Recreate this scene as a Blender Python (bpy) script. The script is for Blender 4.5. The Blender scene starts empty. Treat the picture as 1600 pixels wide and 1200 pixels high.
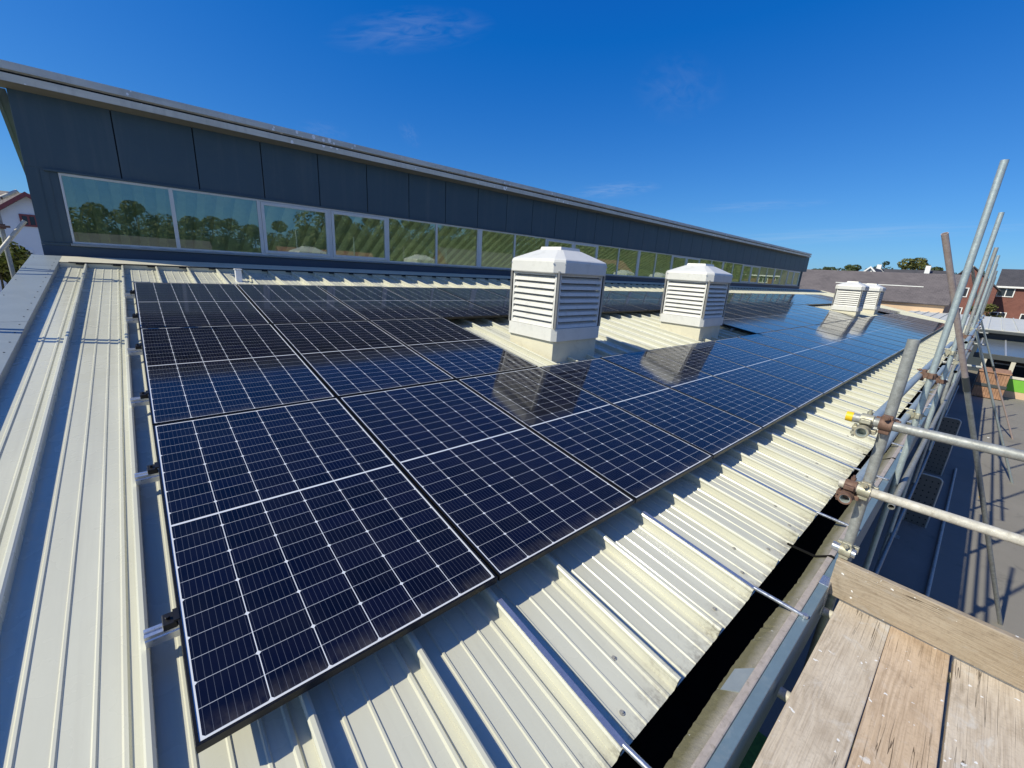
import bpy, bmesh, math, random
from mathutils import Vector, Matrix
rnd = random.Random(7)
S = bpy.context.scene
C = S.collection
R = math.radians

# ---------------------------------------------------------------- camera, sky, sun, exposure
CAM = (0.06152, -1.21756, 1.39651)
CR = (
    (0.7525825, -0.6559432, 0.0579488),
    (-0.1344767, -0.2392411, -0.9616027),
    (0.6446205, 0.7158926, -0.2682578),
)
FOC = 646.242
cd = bpy.data.cameras.new("camera")
cam = bpy.data.objects.new("camera", cd)
C.objects.link(cam)
cd.sensor_fit = 'HORIZONTAL'
cd.sensor_width = 36.0
cd.lens = FOC / 1600 * 36.0
cd.clip_start = 0.05
cd.clip_end = 3000
rx, dn, fw = [Vector(v).normalized() for v in CR]
m = Matrix((rx, -dn, -fw)).transposed().to_4x4()
m.translation = Vector(CAM)
cam.matrix_world = m
S.camera = cam

TO_SUN = Vector((-1.05, 0.35, 1.0)).normalized()
SUN_EL = math.asin(TO_SUN.z)
SUN_AZ = math.atan2(TO_SUN.x, TO_SUN.y)

w = bpy.data.worlds.new("World")
S.world = w
w.use_nodes = True
nt = w.node_tree
for n in list(nt.nodes):
    nt.nodes.remove(n)
def N(nt, typ, **kw):
    n = nt.nodes.new(typ)
    for k, v in kw.items():
        setattr(n, k, v)
    return n
wo = N(nt, 'ShaderNodeOutputWorld')
bg = N(nt, 'ShaderNodeBackground')
bg.inputs['Strength'].default_value = 0.085
sky = N(nt, 'ShaderNodeTexSky', sky_type='NISHITA')
sky.sun_disc = False
sky.sun_elevation = SUN_EL
sky.sun_rotation = SUN_AZ
sky.altitude = 50
sky.air_density = 1.0
sky.dust_density = 0.4
sky.ozone_density = 4.0
def wmath(op, a, b=None, clamp=False):
    n = N(nt, 'ShaderNodeMath', operation=op)
    n.use_clamp = clamp
    for i, v in enumerate((a, b)):
        if v is None:
            continue
        if isinstance(v, (int, float)):
            n.inputs[i].default_value = v
        else:
            nt.links.new(v, n.inputs[i])
    return n.outputs[0]
# deep late-summer blue: less red, more blue than the plain model sky
sep = N(nt, 'ShaderNodeSeparateColor')
nt.links.new(sky.outputs[0], sep.inputs[0])
hs = N(nt, 'ShaderNodeCombineColor')
nt.links.new(wmath('MAXIMUM', wmath('MULTIPLY', wmath('SUBTRACT', sep.outputs[0], 0.95), 0.54), 0.05), hs.inputs[0])
nt.links.new(wmath('MULTIPLY', sep.outputs[1], 0.83), hs.inputs[1])
nt.links.new(wmath('ADD', wmath('MULTIPLY', sep.outputs[2], 0.92), 2.9), hs.inputs[2])
# thin wisps of cloud, plus broad unseen veils added to whiten the ambient light
geo = N(nt, 'ShaderNodeTexCoord')
cl_sum = None
CLOUDS = [
    ((0.4283, 0.8090, 0.4026), (0.7609, -0.6348, 0.1344), 0.16, 0.035, 0.20, 2.2),
    ((0.8075, 0.4817, 0.3403), (0.7116, -0.6901, -0.1318), 0.09, 0.06, 0.08, 2.2),
    ((0.7898, 0.5881, 0.1740), (0.7601, -0.6376, 0.1250), 0.1, 0.018, 0.3, 2),
    ((0.9758, 0.1970, 0.0949), (0.7584, -0.6432, 0.1059), 0.3, 0.016, 0.28, 2),
    ((0.9254, 0.3501, 0.1451), (0.7584, -0.6432, 0.1059), 0.13, 0.012, 0.2, 2),
    ((0.3047, 0.9235, 0.2330), (0.7164, -0.6882, -0.1150), 0.05, 0.02, 0.1, 2),
    ((-0.62, -0.55, 0.56), (0.66, -0.75, 0.0), 1.05, 0.85, 0.95, 1.6),  # unseen veil behind the camera, added to whiten the ambient light
    ((-0.80, 0.10, 0.35), (0.0, 1.0, 0.1), 0.75, 0.45, 0.8, 2.0),  # unseen veil on the sun side, added for more neutral shadows
    ((0.15, -0.80, 0.40), (1.0, 0.1, 0.0), 1.0, 0.40, 0.7, 2.0),  # unseen low veil, added for whiter fill light
    ((0.4518, 0.8566, 0.2494), (0.3056, -0.5629, -0.7680), 0.03, 0.02, 0.1, 2),
]
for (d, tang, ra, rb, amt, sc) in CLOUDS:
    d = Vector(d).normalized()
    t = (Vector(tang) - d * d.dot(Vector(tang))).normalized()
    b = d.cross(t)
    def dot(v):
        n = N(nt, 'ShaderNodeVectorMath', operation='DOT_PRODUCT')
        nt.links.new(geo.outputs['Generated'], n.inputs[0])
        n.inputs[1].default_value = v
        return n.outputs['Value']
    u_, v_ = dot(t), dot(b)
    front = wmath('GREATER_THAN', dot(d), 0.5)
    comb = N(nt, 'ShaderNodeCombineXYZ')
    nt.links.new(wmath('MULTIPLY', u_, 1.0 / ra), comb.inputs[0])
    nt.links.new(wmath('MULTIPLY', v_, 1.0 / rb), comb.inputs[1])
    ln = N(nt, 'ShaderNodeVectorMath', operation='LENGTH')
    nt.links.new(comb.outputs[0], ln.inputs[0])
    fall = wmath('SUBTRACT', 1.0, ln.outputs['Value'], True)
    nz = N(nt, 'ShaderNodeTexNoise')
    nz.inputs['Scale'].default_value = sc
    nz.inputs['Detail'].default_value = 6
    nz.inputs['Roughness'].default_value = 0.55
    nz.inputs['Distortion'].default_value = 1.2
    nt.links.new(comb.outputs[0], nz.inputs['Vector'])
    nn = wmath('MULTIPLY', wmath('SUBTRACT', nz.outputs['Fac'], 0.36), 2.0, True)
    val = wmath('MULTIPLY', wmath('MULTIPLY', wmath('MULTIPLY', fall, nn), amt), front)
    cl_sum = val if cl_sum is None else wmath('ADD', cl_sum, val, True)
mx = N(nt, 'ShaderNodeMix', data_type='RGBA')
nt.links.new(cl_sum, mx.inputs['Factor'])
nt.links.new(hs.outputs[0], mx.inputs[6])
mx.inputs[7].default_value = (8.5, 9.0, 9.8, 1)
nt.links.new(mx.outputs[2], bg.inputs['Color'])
nt.links.new(bg.outputs[0], wo.inputs['Surface'])

sd = bpy.data.lights.new("sun", 'SUN')
sd.energy = 5.0
sd.angle = R(0.53)
sd.color = (1.0, 0.945, 0.765)
so = bpy.data.objects.new("sun", sd)
C.objects.link(so)
so.rotation_euler = TO_SUN.to_track_quat('Z', 'Y').to_euler()
so.location = (-30, 12, 40)

S.view_settings.view_transform = 'Standard'
S.view_settings.look = 'None'
S.view_settings.exposure = 0.0
S.view_settings.gamma = 1.0
S.view_settings.use_curve_mapping = False
S.render.engine = 'CYCLES'
S.cycles.max_bounces = 8
S.cycles.transparent_max_bounces = 12

# ---------------------------------------------------------------- helpers
TH = R(8.43202)
ct, st = math.cos(TH), math.sin(TH)
ROOFM = Matrix.Rotation(TH, 4, 'X')
def rf(u, v, n):                       # roof coordinates -> world
    return Vector((u, v * ct - n * st, v * st + n * ct))

class MB:
    def __init__(s):
        s.v = []; s.f = []; s.sm = []
    def add(s, vs, fs, smooth=False):
        o = len(s.v)
        s.v += [tuple(p) for p in vs]
        for f in fs:
            s.f.append([i + o for i in f]); s.sm.append(smooth)
        return s
    def box(s, a, b, mat=None):
        x0, y0, z0 = a; x1, y1, z1 = b
        vs = [Vector(p) for p in ((x0,y0,z0),(x1,y0,z0),(x1,y1,z0),(x0,y1,z0),(x0,y0,z1),(x1,y0,z1),(x1,y1,z1),(x0,y1,z1))]
        if mat is not None:
            vs = [mat @ p for p in vs]
        s.add(vs, [(3,2,1,0),(4,5,6,7),(0,1,5,4),(1,2,6,5),(2,3,7,6),(3,0,4,7)])
        return s
    def bbox(s, a, b, bev=0.004, mat=None):    # box with chamfered edges
        bm = bmesh.new()
        x0,y0,z0 = a; x1,y1,z1 = b
        vs = [bm.verts.new(p) for p in ((x0,y0,z0),(x1,y0,z0),(x1,y1,z0),(x0,y1,z0),(x0,y0,z1),(x1,y0,z1),(x1,y1,z1),(x0,y1,z1))]
        for f in ((3,2,1,0),(4,5,6,7),(0,1,5,4),(1,2,6,5),(2,3,7,6),(3,0,4,7)):
            bm.faces.new([vs[i] for i in f])
        bmesh.ops.bevel(bm, geom=bm.edges[:], offset=bev, segments=2, affect='EDGES', profile=0.5)
        bm.verts.index_update()
        pts = [v.co.copy() for v in bm.verts]
        if mat is not None:
            pts = [mat @ p for p in pts]
        s.add(pts, [[v.index for v in f.verts] for f in bm.faces])
        bm.free()
        return s
    def tube(s, p0, p1, r, seg=16, caps=True, hollow=0.0, r1=None):
        p0 = Vector(p0); p1 = Vector(p1); d = (p1 - p0).normalized()
        a = d.orthogonal().normalized(); b = d.cross(a)
        r1 = r if r1 is None else r1
        ring = lambda p, q: [p + (a * math.cos(2*math.pi*i/seg) + b * math.sin(2*math.pi*i/seg)) * q for i in range(seg)]
        vs = ring(p0, r) + ring(p1, r1)
        s.add(vs, [(i, (i+1) % seg, seg + (i+1) % seg, seg + i) for i in range(seg)], True)
        if hollow > 0:
            ri = r - hollow
            vs = ring(p0, ri) + ring(p1, ri)
            s.add(vs, [(seg + i, seg + (i+1) % seg, (i+1) % seg, i) for i in range(seg)], True)
            for p in (p0, p1):
                vs = ring(p, r) + ring(p, ri)
                q = [(i, (i+1) % seg, seg + (i+1) % seg, seg + i) for i in range(seg)]
                s.add(vs, q if p is p1 else [t[::-1] for t in q])
        elif caps:
            s.add(ring(p0, r), [list(range(seg))[::-1]])
            s.add(ring(p1, r1), [list(range(seg))])
        return s
    def extrude(s, prof, d0, d1, axis='x', closed=True, smooth=False, caps=True, mat=None):
        # prof: list of 2-tuples in the plane across the axis
        n = len(prof)
        def P(t, q):
            if axis == 'x': p = Vector((t, q[0], q[1]))
            elif axis == 'y': p = Vector((q[0], t, q[1]))
            else: p = Vector((q[0], q[1], t))
            return mat @ p if mat is not None else p
        vs = [P(d0, q) for q in prof] + [P(d1, q) for q in prof]
        fs = [(i, (i+1) % n, n + (i+1) % n, n + i) for i in range(n if closed else n - 1)]
        if axis == 'y':
            fs = [f[::-1] for f in fs]
        s.add(vs, fs, smooth)
        if closed and caps:
            s.add([P(d0, q) for q in prof], [list(range(n))[::-1]])
            s.add([P(d1, q) for q in prof], [list(range(n))])
        return s
    def quad(s, *p):
        return s.add(p, [tuple(range(len(p)))])
    def mesh(s, name):
        me = bpy.data.meshes.new(name)
        me.from_pydata(s.v, [], s.f)
        me.polygons.foreach_set('use_smooth', s.sm)
        me.update()
        return me
    def build(s, name, mat, parent=None, fix=True):
        me = s.mesh(name)
        if fix:
            bm = bmesh.new(); bm.from_mesh(me)
            bmesh.ops.recalc_face_normals(bm, faces=bm.faces[:])
            bm.to_mesh(me); bm.free()
        me.materials.append(mat)
        o = bpy.data.objects.new(name, me)
        C.objects.link(o)
        if parent is not None:
            o.parent = parent
        return o

def tag(o, label=None, cat=None, group=None, kind=None):
    if label: o['label'] = label
    if cat: o['category'] = cat
    if group: o['group'] = group
    if kind: o['kind'] = kind
    return o
def empty(name, loc=(0,0,0), label=None, cat=None, group=None, rot=None):
    o = bpy.data.objects.new(name, None)
    C.objects.link(o)
    o.empty_display_size = 0.1
    o.location = loc
    if rot: o.rotation_euler = rot
    return tag(o, label, cat, group)
def copy_tree(o, parent=None):
    c = o.copy(); C.objects.link(c)
    if parent is not None: c.parent = parent
    for ch in list(o.children): copy_tree(ch, c)
    return c

# ---------------------------------------------------------------- materials
def newmat(name):
    mt = bpy.data.materials.new(name); mt.use_nodes = True
    t = mt.node_tree
    return mt, t, t.nodes['Principled BSDF']
class G:                                  # small node-graph helper
    def __init__(s, t): s.t = t
    def n(s, typ, **kw): return N(s.t, typ, **kw)
    def setin(s, sock, v):
        if isinstance(v, (int, float, tuple, list)): sock.default_value = v
        else: s.t.links.new(v, sock)
    def m(s, op, a, b=None, clamp=False):
        n = s.n('ShaderNodeMath', operation=op); n.use_clamp = clamp
        s.setin(n.inputs[0], a)
        if b is not None: s.setin(n.inputs[1], b)
        return n.outputs[0]
    def obj(s):
        return s.n('ShaderNodeTexCoord').outputs['Object']
    def xyz(s, v):
        n = s.n('ShaderNodeSeparateXYZ'); s.setin(n.inputs[0], v); return n.outputs
    def mapv(s, v, scale=(1,1,1), loc=(0,0,0)):
        n = s.n('ShaderNodeMapping'); s.setin(n.inputs[0], v)
        n.inputs['Scale'].default_value = scale; n.inputs['Location'].default_value = loc
        return n.outputs[0]
    def noise(s, v, scale, detail=4, rough=0.5, dist=0.0):
        n = s.n('ShaderNodeTexNoise'); s.setin(n.inputs['Vector'], v)
        n.inputs['Scale'].default_value = scale; n.inputs['Detail'].default_value = detail
        n.inputs['Roughness'].default_value = rough; n.inputs['Distortion'].default_value = dist
        return n.outputs['Fac']
    def ramp(s, f, lo, hi, a=0.0, b=1.0):
        n = s.n('ShaderNodeMapRange'); s.setin(n.inputs[0], f)
        n.inputs[1].default_value = lo; n.inputs[2].default_value = hi
        n.inputs[3].default_value = a; n.inputs[4].default_value = b
        return n.outputs[0]
    def mix(s, f, a, b):
        n = s.n('ShaderNodeMix', data_type='RGBA')
        s.setin(n.inputs['Factor'], f)
        for i, v in ((6, a), (7, b)):
            if isinstance(v, tuple) and len(v) == 3: v = (*v, 1)
            s.setin(n.inputs[i], v)
        return n.outputs[2]
    def bump(s, h, strength=0.2, dist=0.01):
        n = s.n('ShaderNodeBump'); s.setin(n.inputs['Height'], h)
        n.inputs['Strength'].default_value = strength; n.inputs['Distance'].default_value = dist
        return n.outputs[0]
    def rnd(s): return s.n('ShaderNodeObjectInfo').outputs['Random']

def plain(name, col, rough=0.5, metal=0.0, var=0.12, scale=6.0, dirt=None, dirt_amt=0.3, bump=0.0, spec=0.5, fine=60.0):
    """base colour with two scales of uneven weathering"""
    mt, t, p = newmat(name); g = G(t)
    o = g.obj()
    a = g.noise(o, scale, 5, 0.6); b = g.noise(o, fine, 3, 0.6)
    f = g.ramp(g.m('ADD', g.m('MULTIPLY', a, 0.65), g.m('MULTIPLY', b, 0.35)), 0.3, 0.7)
    lo = tuple(c * (1 - var) for c in col); hi = tuple(min(1, c * (1 + var)) for c in col)
    base = g.mix(f, lo, hi)
    if dirt:
        d = g.ramp(g.noise(o, scale * 2.3, 7, 0.7, 0.6), 0.52, 0.72)
        base = g.mix(g.m('MULTIPLY', d, dirt_amt), base, dirt)
    g.setin(p.inputs['Base Color'], base)
    g.setin(p.inputs['Roughness'], g.ramp(b, 0.3, 0.7, max(0.02, rough - 0.08), min(1, rough + 0.08)))
    p.inputs['Metallic'].default_value = metal
    p.inputs['Specular IOR Level'].default_value = spec
    if bump:
        g.setin(p.inputs['Normal'], g.bump(b, bump, 0.004))
    return mt

def roof_mat():
    mt, t, p = newmat('cream_roof_sheet'); g = G(t)
    o = g.obj(); x, y, z = g.xyz(o)
    base = g.mix(g.ramp(g.noise(g.mapv(o, (1, 0.25, 1)), 2.5, 5, 0.6), 0.3, 0.7), (0.525, 0.515, 0.415), (0.61, 0.60, 0.49))
    # streaks running down the slope
    stn = g.noise(g.mapv(o, (14, 0.35, 1)), 1.0, 4, 0.6)
    base = g.mix(g.m('MULTIPLY', g.ramp(stn, 0.52, 0.75), 0.35), base, (0.42, 0.40, 0.33))
    # grime collected on the eave end of the sheets
    ed = g.ramp(y, -0.52, -0.79)
    gn = g.ramp(g.m('ADD', g.noise(g.mapv(o, (1, 0.6, 1)), 9, 6, 0.75), g.m('MULTIPLY', ed, 0.30)), 0.62, 0.92)
    sp = g.ramp(g.noise(o, 46, 5, 0.7), 0.36, 0.60)
    base = g.mix(g.m('MULTIPLY', g.m('MULTIPLY', gn, sp), ed, True), base, (0.12, 0.095, 0.07))
    # small scattered specks
    v = g.n('ShaderNodeTexVoronoi'); g.setin(v.inputs['Vector'], o); v.inputs['Scale'].default_value = 7
    spk = g.m('LESS_THAN', v.outputs['Distance'], g.m('MULTIPLY', g.ramp(g.noise(o, 2.1, 2), 0.5, 0.8), 0.09))
    base = g.mix(g.m('MULTIPLY', spk, 0.75), base, (0.10, 0.085, 0.06))
    g.setin(p.inputs['Base Color'], base)
    g.setin(p.inputs['Roughness'], g.ramp(g.noise(o, 5, 4), 0.3, 0.7, 0.20, 0.34))
    g.setin(p.inputs['Normal'], g.bump(g.noise(g.mapv(o, (1, 0.3, 1)), 3.0, 2), 0.10, 0.02))
    return mt

W_, H_ = 1.139, 2.114
def cell_mat():
    mt, t, p = newmat('solar_cells'); g = G(t)
    x, y, z = g.xyz(g.obj())
    px, py, gap = 0.1842, 0.0939, 0.011
    mxx = (W_ - 6 * px) / 2
    myy = (H_ - 22 * py - gap) / 2
    xs = g.m('DIVIDE', g.m('SUBTRACT', x, mxx), px)
    half = 11 * py
    yy = g.m('SUBTRACT', y, myy)
    up = g.m('GREATER_THAN', yy, half + gap / 2)
    y2 = g.m('SUBTRACT', yy, g.m('MULTIPLY', up, gap))
    ingap = g.m('MULTIPLY', g.m('GREATER_THAN', yy, half), g.m('LESS_THAN', yy, half + gap))
    ys = g.m('DIVIDE', y2, py)
    fx = g.m('FRACT', xs); fy = g.m('FRACT', ys)
    ix = g.m('FLOOR', xs); iy = g.m('FLOOR', ys)
    dx = g.m('MULTIPLY', g.m('SUBTRACT', 0.5, g.m('ABSOLUTE', g.m('SUBTRACT', fx, 0.5))), px)   # metres to the cell's side
    dy = g.m('MULTIPLY', g.m('SUBTRACT', 0.5, g.m('ABSOLUTE', g.m('SUBTRACT', fy, 0.5))), py)
    lx = g.m('LESS_THAN', dx, 0.0015)
    ly = g.m('LESS_THAN', dy, 0.0011)
    # cut corners, on the outer edge of each half cell
    par = g.m('MODULO', g.m('ADD', iy, 40.0), 2.0)
    dout = g.m('MULTIPLY', g.m('ABSOLUTE', g.m('SUBTRACT', fy, par)), py)
    cor = g.m('LESS_THAN', g.m('ADD', dx, dout), 0.0095)
    border = g.m('ADD', g.m('LESS_THAN', x, mxx), g.m('GREATER_THAN', x, W_ - mxx), True)
    border = g.m('ADD', border, g.m('ADD', g.m('LESS_THAN', y, myy), g.m('GREATER_THAN', y, H_ - myy), True), True)
    white = g.m('ADD', g.m('ADD', lx, cor, True), g.m('ADD', border, ingap, True), True)
    bus = g.m('LESS_THAN', g.m('ABSOLUTE', g.m('SUBTRACT', g.m('FRACT', g.m('MULTIPLY', fx, 9.0)), 0.5)), 0.032)
    wn = g.n('ShaderNodeTexWhiteNoise', noise_dimensions='3D')
    cv = g.n('ShaderNodeCombineXYZ'); g.setin(cv.inputs[0], ix); g.setin(cv.inputs[1], iy); g.setin(cv.inputs[2], g.m('MULTIPLY', g.rnd(), 97.0))
    g.setin(wn.inputs['Vector'], cv.outputs[0])
    cell = g.mix(wn.outputs['Value'], (0.0010, 0.0016, 0.0075), (0.0026, 0.0034, 0.0150))
    c = g.mix(g.m('MULTIPLY', bus, 0.62), cell, (0.10, 0.11, 0.14))
    c = g.mix(g.m('MULTIPLY', ly, 0.70), c, (0.55, 0.58, 0.62))
    c = g.mix(white, c, (0.66, 0.68, 0.70))
    # a thin film of dust
    dust = g.ramp(g.noise(g.obj(), 3.0, 6, 0.7), 0.35, 0.8, 0.0, 0.016)
    c = g.mix(dust, c, (0.45, 0.43, 0.40))
    # grime left by rain along the lower frame, and the odd bird mark
    low = g.m('MULTIPLY', g.ramp(y, 0.09, 0.012), g.ramp(g.noise(g.mapv(g.obj(), (1, 0.5, 1)), 16, 5, 0.7), 0.35, 0.75))
    c = g.mix(g.m('MULTIPLY', low, 0.16), c, (0.42, 0.38, 0.32))
    of = g.n('ShaderNodeCombineXYZ'); g.setin(of.inputs[0], g.m('MULTIPLY', g.rnd(), 31.0)); g.setin(of.inputs[1], g.m('MULTIPLY', g.rnd(), 57.0))
    av = g.n('ShaderNodeVectorMath', operation='ADD'); g.setin(av.inputs[0], g.obj()); g.setin(av.inputs[1], of.outputs[0])
    bd = g.n('ShaderNodeTexVoronoi'); g.setin(bd.inputs['Vector'], av.outputs[0]); bd.inputs['Scale'].default_value = 4.5
    bm_ = g.m('LESS_THAN', g.m('ADD', bd.outputs['Distance'], g.m('MULTIPLY', g.noise(av.outputs[0], 90, 3), 0.05)), g.m('MULTIPLY', g.ramp(g.noise(av.outputs[0], 1.6, 2), 0.60, 0.80), 0.085))
    c = g.mix(g.m('MULTIPLY', bm_, 0.7), c, (0.60, 0.60, 0.57))
    g.setin(p.inputs['Base Color'], c)
    p.inputs['IOR'].default_value = 1.39
    p.inputs['Sheen Weight'].default_value = 0.04
    p.inputs['Sheen Roughness'].default_value = 0.3
    p.inputs['Sheen Tint'].default_value = (0.9, 0.92, 1.0, 1)
    g.setin(p.inputs['Roughness'], g.ramp(g.noise(g.obj(), 5, 4, 0.6), 0.3, 0.7, 0.04, 0.11))
    g.setin(p.inputs['Normal'], g.bump(g.noise(g.obj(), 320, 2, 0.6), 0.035, 0.001))
    return mt

def glass_mat():
    mt, t, p = newmat('window_glass'); g = G(t)
    t.nodes.remove(p)
    out = t.nodes['Material Output']
    tr = g.n('ShaderNodeBsdfTransparent'); tr.inputs[0].default_value = (0.62, 0.70, 0.60, 1)
    gl = g.n('ShaderNodeBsdfGlossy'); gl.inputs['Roughness'].default_value = 0.0
    gl.inputs['Color'].default_value = (0.92, 1.0, 0.95, 1)
    fr = g.n('ShaderNodeFresnel'); fr.inputs['IOR'].default_value = 1.75
    wav = g.bump(g.noise(g.obj(), 1.2, 1), 0.03, 0.02)
    g.setin(fr.inputs['Normal'], wav); g.setin(gl.inputs['Normal'], wav)
    ms = g.n('ShaderNodeMixShader')
    g.setin(ms.inputs[0], g.m('ADD', g.m('MULTIPLY', fr.outputs[0], 0.9), 0.16, True))
    t.links.new(tr.outputs[0], ms.inputs[1]); t.links.new(gl.outputs[0], ms.inputs[2])
    t.links.new(ms.outputs[0], out.inputs[0])
    return mt

def wood_mat(name='weathered_board', tint=(1, 1, 1), white=1.0):
    mt, t, p = newmat(name); g = G(t)
    o = g.obj()
    r = g.rnd()
    off = g.n('ShaderNodeCombineXYZ'); g.setin(off.inputs[0], g.m('MULTIPLY', r, 53.0)); g.setin(off.inputs[1], g.m('MULTIPLY', r, 17.0))
    ad = g.n('ShaderNodeVectorMath', operation='ADD'); g.setin(ad.inputs[0], o); g.setin(ad.inputs[1], off.outputs[0]); q = ad.outputs[0]
    warp = g.noise(g.mapv(q, (0.7, 2.5, 2)), 1.6, 2)
    x, y, z = g.xyz(q)
    ringv = g.m('ADD', g.m('MULTIPLY', y, 60.0), g.m('MULTIPLY', warp, 26.0))
    ring = g.m('ADD', g.m('MULTIPLY', g.m('SINE', g.m('MULTIPLY', ringv, 3.0)), 0.5), 0.5)
    fib = g.noise(g.mapv(q, (5, 150, 150)), 1.0, 4, 0.6)
    base = g.mix(g.ramp(g.noise(g.mapv(q, (1, 2, 2)), 2.0, 4), 0.3, 0.7), (0.63, 0.56, 0.44), (0.77, 0.71, 0.59))
    base = g.mix(g.m('MULTIPLY', g.m('POWER', r, 2.0), 0.40), base, (0.50, 0.35, 0.24))
    base = g.mix(g.m('MULTIPLY', g.m('MULTIPLY', ring, g.ramp(g.noise(q, 3.5, 3), 0.42, 0.62)), 0.30), base, (0.25, 0.18, 0.115))
    base = g.mix(g.m('MULTIPLY', g.ramp(fib, 0.46, 0.70), 0.38), base, (0.28, 0.21, 0.145))
    crack = g.noise(g.mapv(q, (0.9, 34, 34)), 1.0, 3, 0.5, 0.3)
    ck = g.m('MULTIPLY', g.m('LESS_THAN', g.m('ABSOLUTE', g.m('SUBTRACT', crack, 0.5)), 0.0055), g.ramp(g.noise(q, 2.2, 2), 0.53, 0.60, 0, 1))
    base = g.mix(g.m('MULTIPLY', ck, 0.8), base, (0.06, 0.045, 0.03))
    base = g.mix(g.ramp(g.noise(q, 7, 8, 0.75, 0.6), 0.55, 0.74, 0, 0.55), base, (0.24, 0.195, 0.145))
    base = g.mix(g.ramp(g.noise(q, 70, 3, 0.7), 0.5, 0.75, 0, 0.35), base, (0.30, 0.25, 0.19))
    base = g.mix(g.ramp(g.noise(g.mapv(q, (1, 1.4, 1)), 6, 5, 0.7, 0.8), 0.56, 0.70, 0, 0.6), base, (0.66, 0.645, 0.60))
    wq = g.n('ShaderNodeTexNoise'); g.setin(wq.inputs['Vector'], q); wq.inputs['Scale'].default_value = 28; wq.inputs['Detail'].default_value = 4
    wv = g.n('ShaderNodeVectorMath', operation='MULTIPLY_ADD'); g.setin(wv.inputs[0], wq.outputs['Color']); wv.inputs[1].default_value = (.045, .045, .045); g.setin(wv.inputs[2], q)
    v = g.n('ShaderNodeTexVoronoi'); g.setin(v.inputs['Vector'], wv.outputs[0]); v.inputs['Scale'].default_value = 21
    thr = g.m('MULTIPLY', g.ramp(g.noise(q, 4.3, 3, 0.7), 0.50, 0.80), 0.34)
    sp = g.m('LESS_THAN', g.m('ADD', v.outputs['Distance'], g.m('MULTIPLY', g.noise(q, 60, 3), 0.12)), g.m('ADD', thr, 0.098))
    mul = g.n('ShaderNodeMix', data_type='RGBA', blend_type='MULTIPLY'); mul.inputs['Factor'].default_value = 1.0
    g.setin(mul.inputs[6], base); mul.inputs[7].default_value = (*tint, 1); base = mul.outputs[2]
    big = g.ramp(g.noise(g.mapv(q, (1, 1.6, 1.6)), 1.5, 6, 0.7), 0.35, 0.68)
    dk = g.n('ShaderNodeMix', data_type='RGBA', blend_type='MULTIPLY'); g.setin(dk.inputs['Factor'], g.m('MULTIPLY', big, 0.42))
    g.setin(dk.inputs[6], base); dk.inputs[7].default_value = (0.66, 0.60, 0.54, 1); base = dk.outputs[2]
    # knots
    kv = g.n('ShaderNodeTexVoronoi'); g.setin(kv.inputs['Vector'], g.mapv(q, (1.6, 5.0, 5.0))); kv.inputs['Scale'].default_value = 1.0
    base = g.mix(g.ramp(kv.outputs['Distance'], 0.10, 0.04, 0, 0.7), base, (0.16, 0.10, 0.06))
    base = g.mix(g.m('MULTIPLY', sp, 0.92 * white), base, (0.80, 0.79, 0.76))
    v2 = g.n('ShaderNodeTexVoronoi'); g.setin(v2.inputs['Vector'], wv.outputs[0]); v2.inputs['Scale'].default_value = 8.5
    s2 = g.m('LESS_THAN', g.m('ADD', v2.outputs['Distance'], g.m('MULTIPLY', g.noise(q, 75, 4, 0.7), 0.22)), g.m('ADD', 0.10, g.m('MULTIPLY', g.ramp(g.noise(q, 2.7, 3), 0.42, 0.66), 0.14)))
    base = g.mix(g.m('MULTIPLY', s2, g.ramp(g.noise(q, 33, 4), 0.35, 0.65, 0.25, 0.85)), base, (0.78, 0.77, 0.73))
    v3 = g.n('ShaderNodeTexVoronoi'); g.setin(v3.inputs['Vector'], g.mapv(wv.outputs[0], (1, 1, 1), (3.3, 1.7, 0))); v3.inputs['Scale'].default_value = 6.0
    s3 = g.m('LESS_THAN', g.m('ADD', v3.outputs['Distance'], g.m('MULTIPLY', g.noise(q, 60, 4, 0.7), 0.25)), 0.165)
    base = g.mix(g.m('MULTIPLY', s3, 0.55), base, (0.20, 0.17, 0.14))
    g.setin(p.inputs['Base Color'], base)
    p.inputs['Roughness'].default_value = 0.85
    p.inputs['Specular IOR Level'].default_value = 0.2
    h = g.m('SUBTRACT', g.m('ADD', g.m('MULTIPLY', fib, 0.6), g.m('MULTIPLY', ring, 0.12)), g.m('MULTIPLY', ck, 1.5))
    g.setin(p.inputs['Normal'], g.bump(h, 0.8, 0.005))
    return mt

def steel_mat(name, a, b, rust=None, amt=0.0, rough=0.45, metal=0.6, lo=0.5):
    mt, t, p = newmat(name); g = G(t)
    o = g.obj()
    geo_ = g.n('ShaderNodeNewGeometry').outputs['Position']
    f = g.ramp(g.noise(geo_, 26, 6, 0.7, 0.4), 0.32, 0.68)
    base = g.mix(f, a, b)
    base = g.mix(g.ramp(g.noise(geo_, 150, 3, 0.7), 0.58, 0.72, 0, 0.5), base, tuple(min(1, c * 1.5) for c in b))
    if rust:
        rn = g.ramp(g.noise(geo_, 11, 6, 0.75, 0.6), lo, lo + 0.14)
        base = g.mix(g.m('MULTIPLY', rn, amt), base, rust)
        g.setin(p.inputs['Metallic'], g.m('SUBTRACT', metal, g.m('MULTIPLY', rn, amt * metal), True))
    else:
        p.inputs['Metallic'].default_value = metal
    g.setin(p.inputs['Base Color'], base)
    g.setin(p.inputs['Roughness'], g.ramp(g.noise(geo_, 60, 4), 0.3, 0.7, rough - 0.1, rough + 0.14))
    g.setin(p.inputs['Normal'], g.bump(g.noise(geo_, 190, 4, 0.7), 0.22, 0.002))
    return mt

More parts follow.
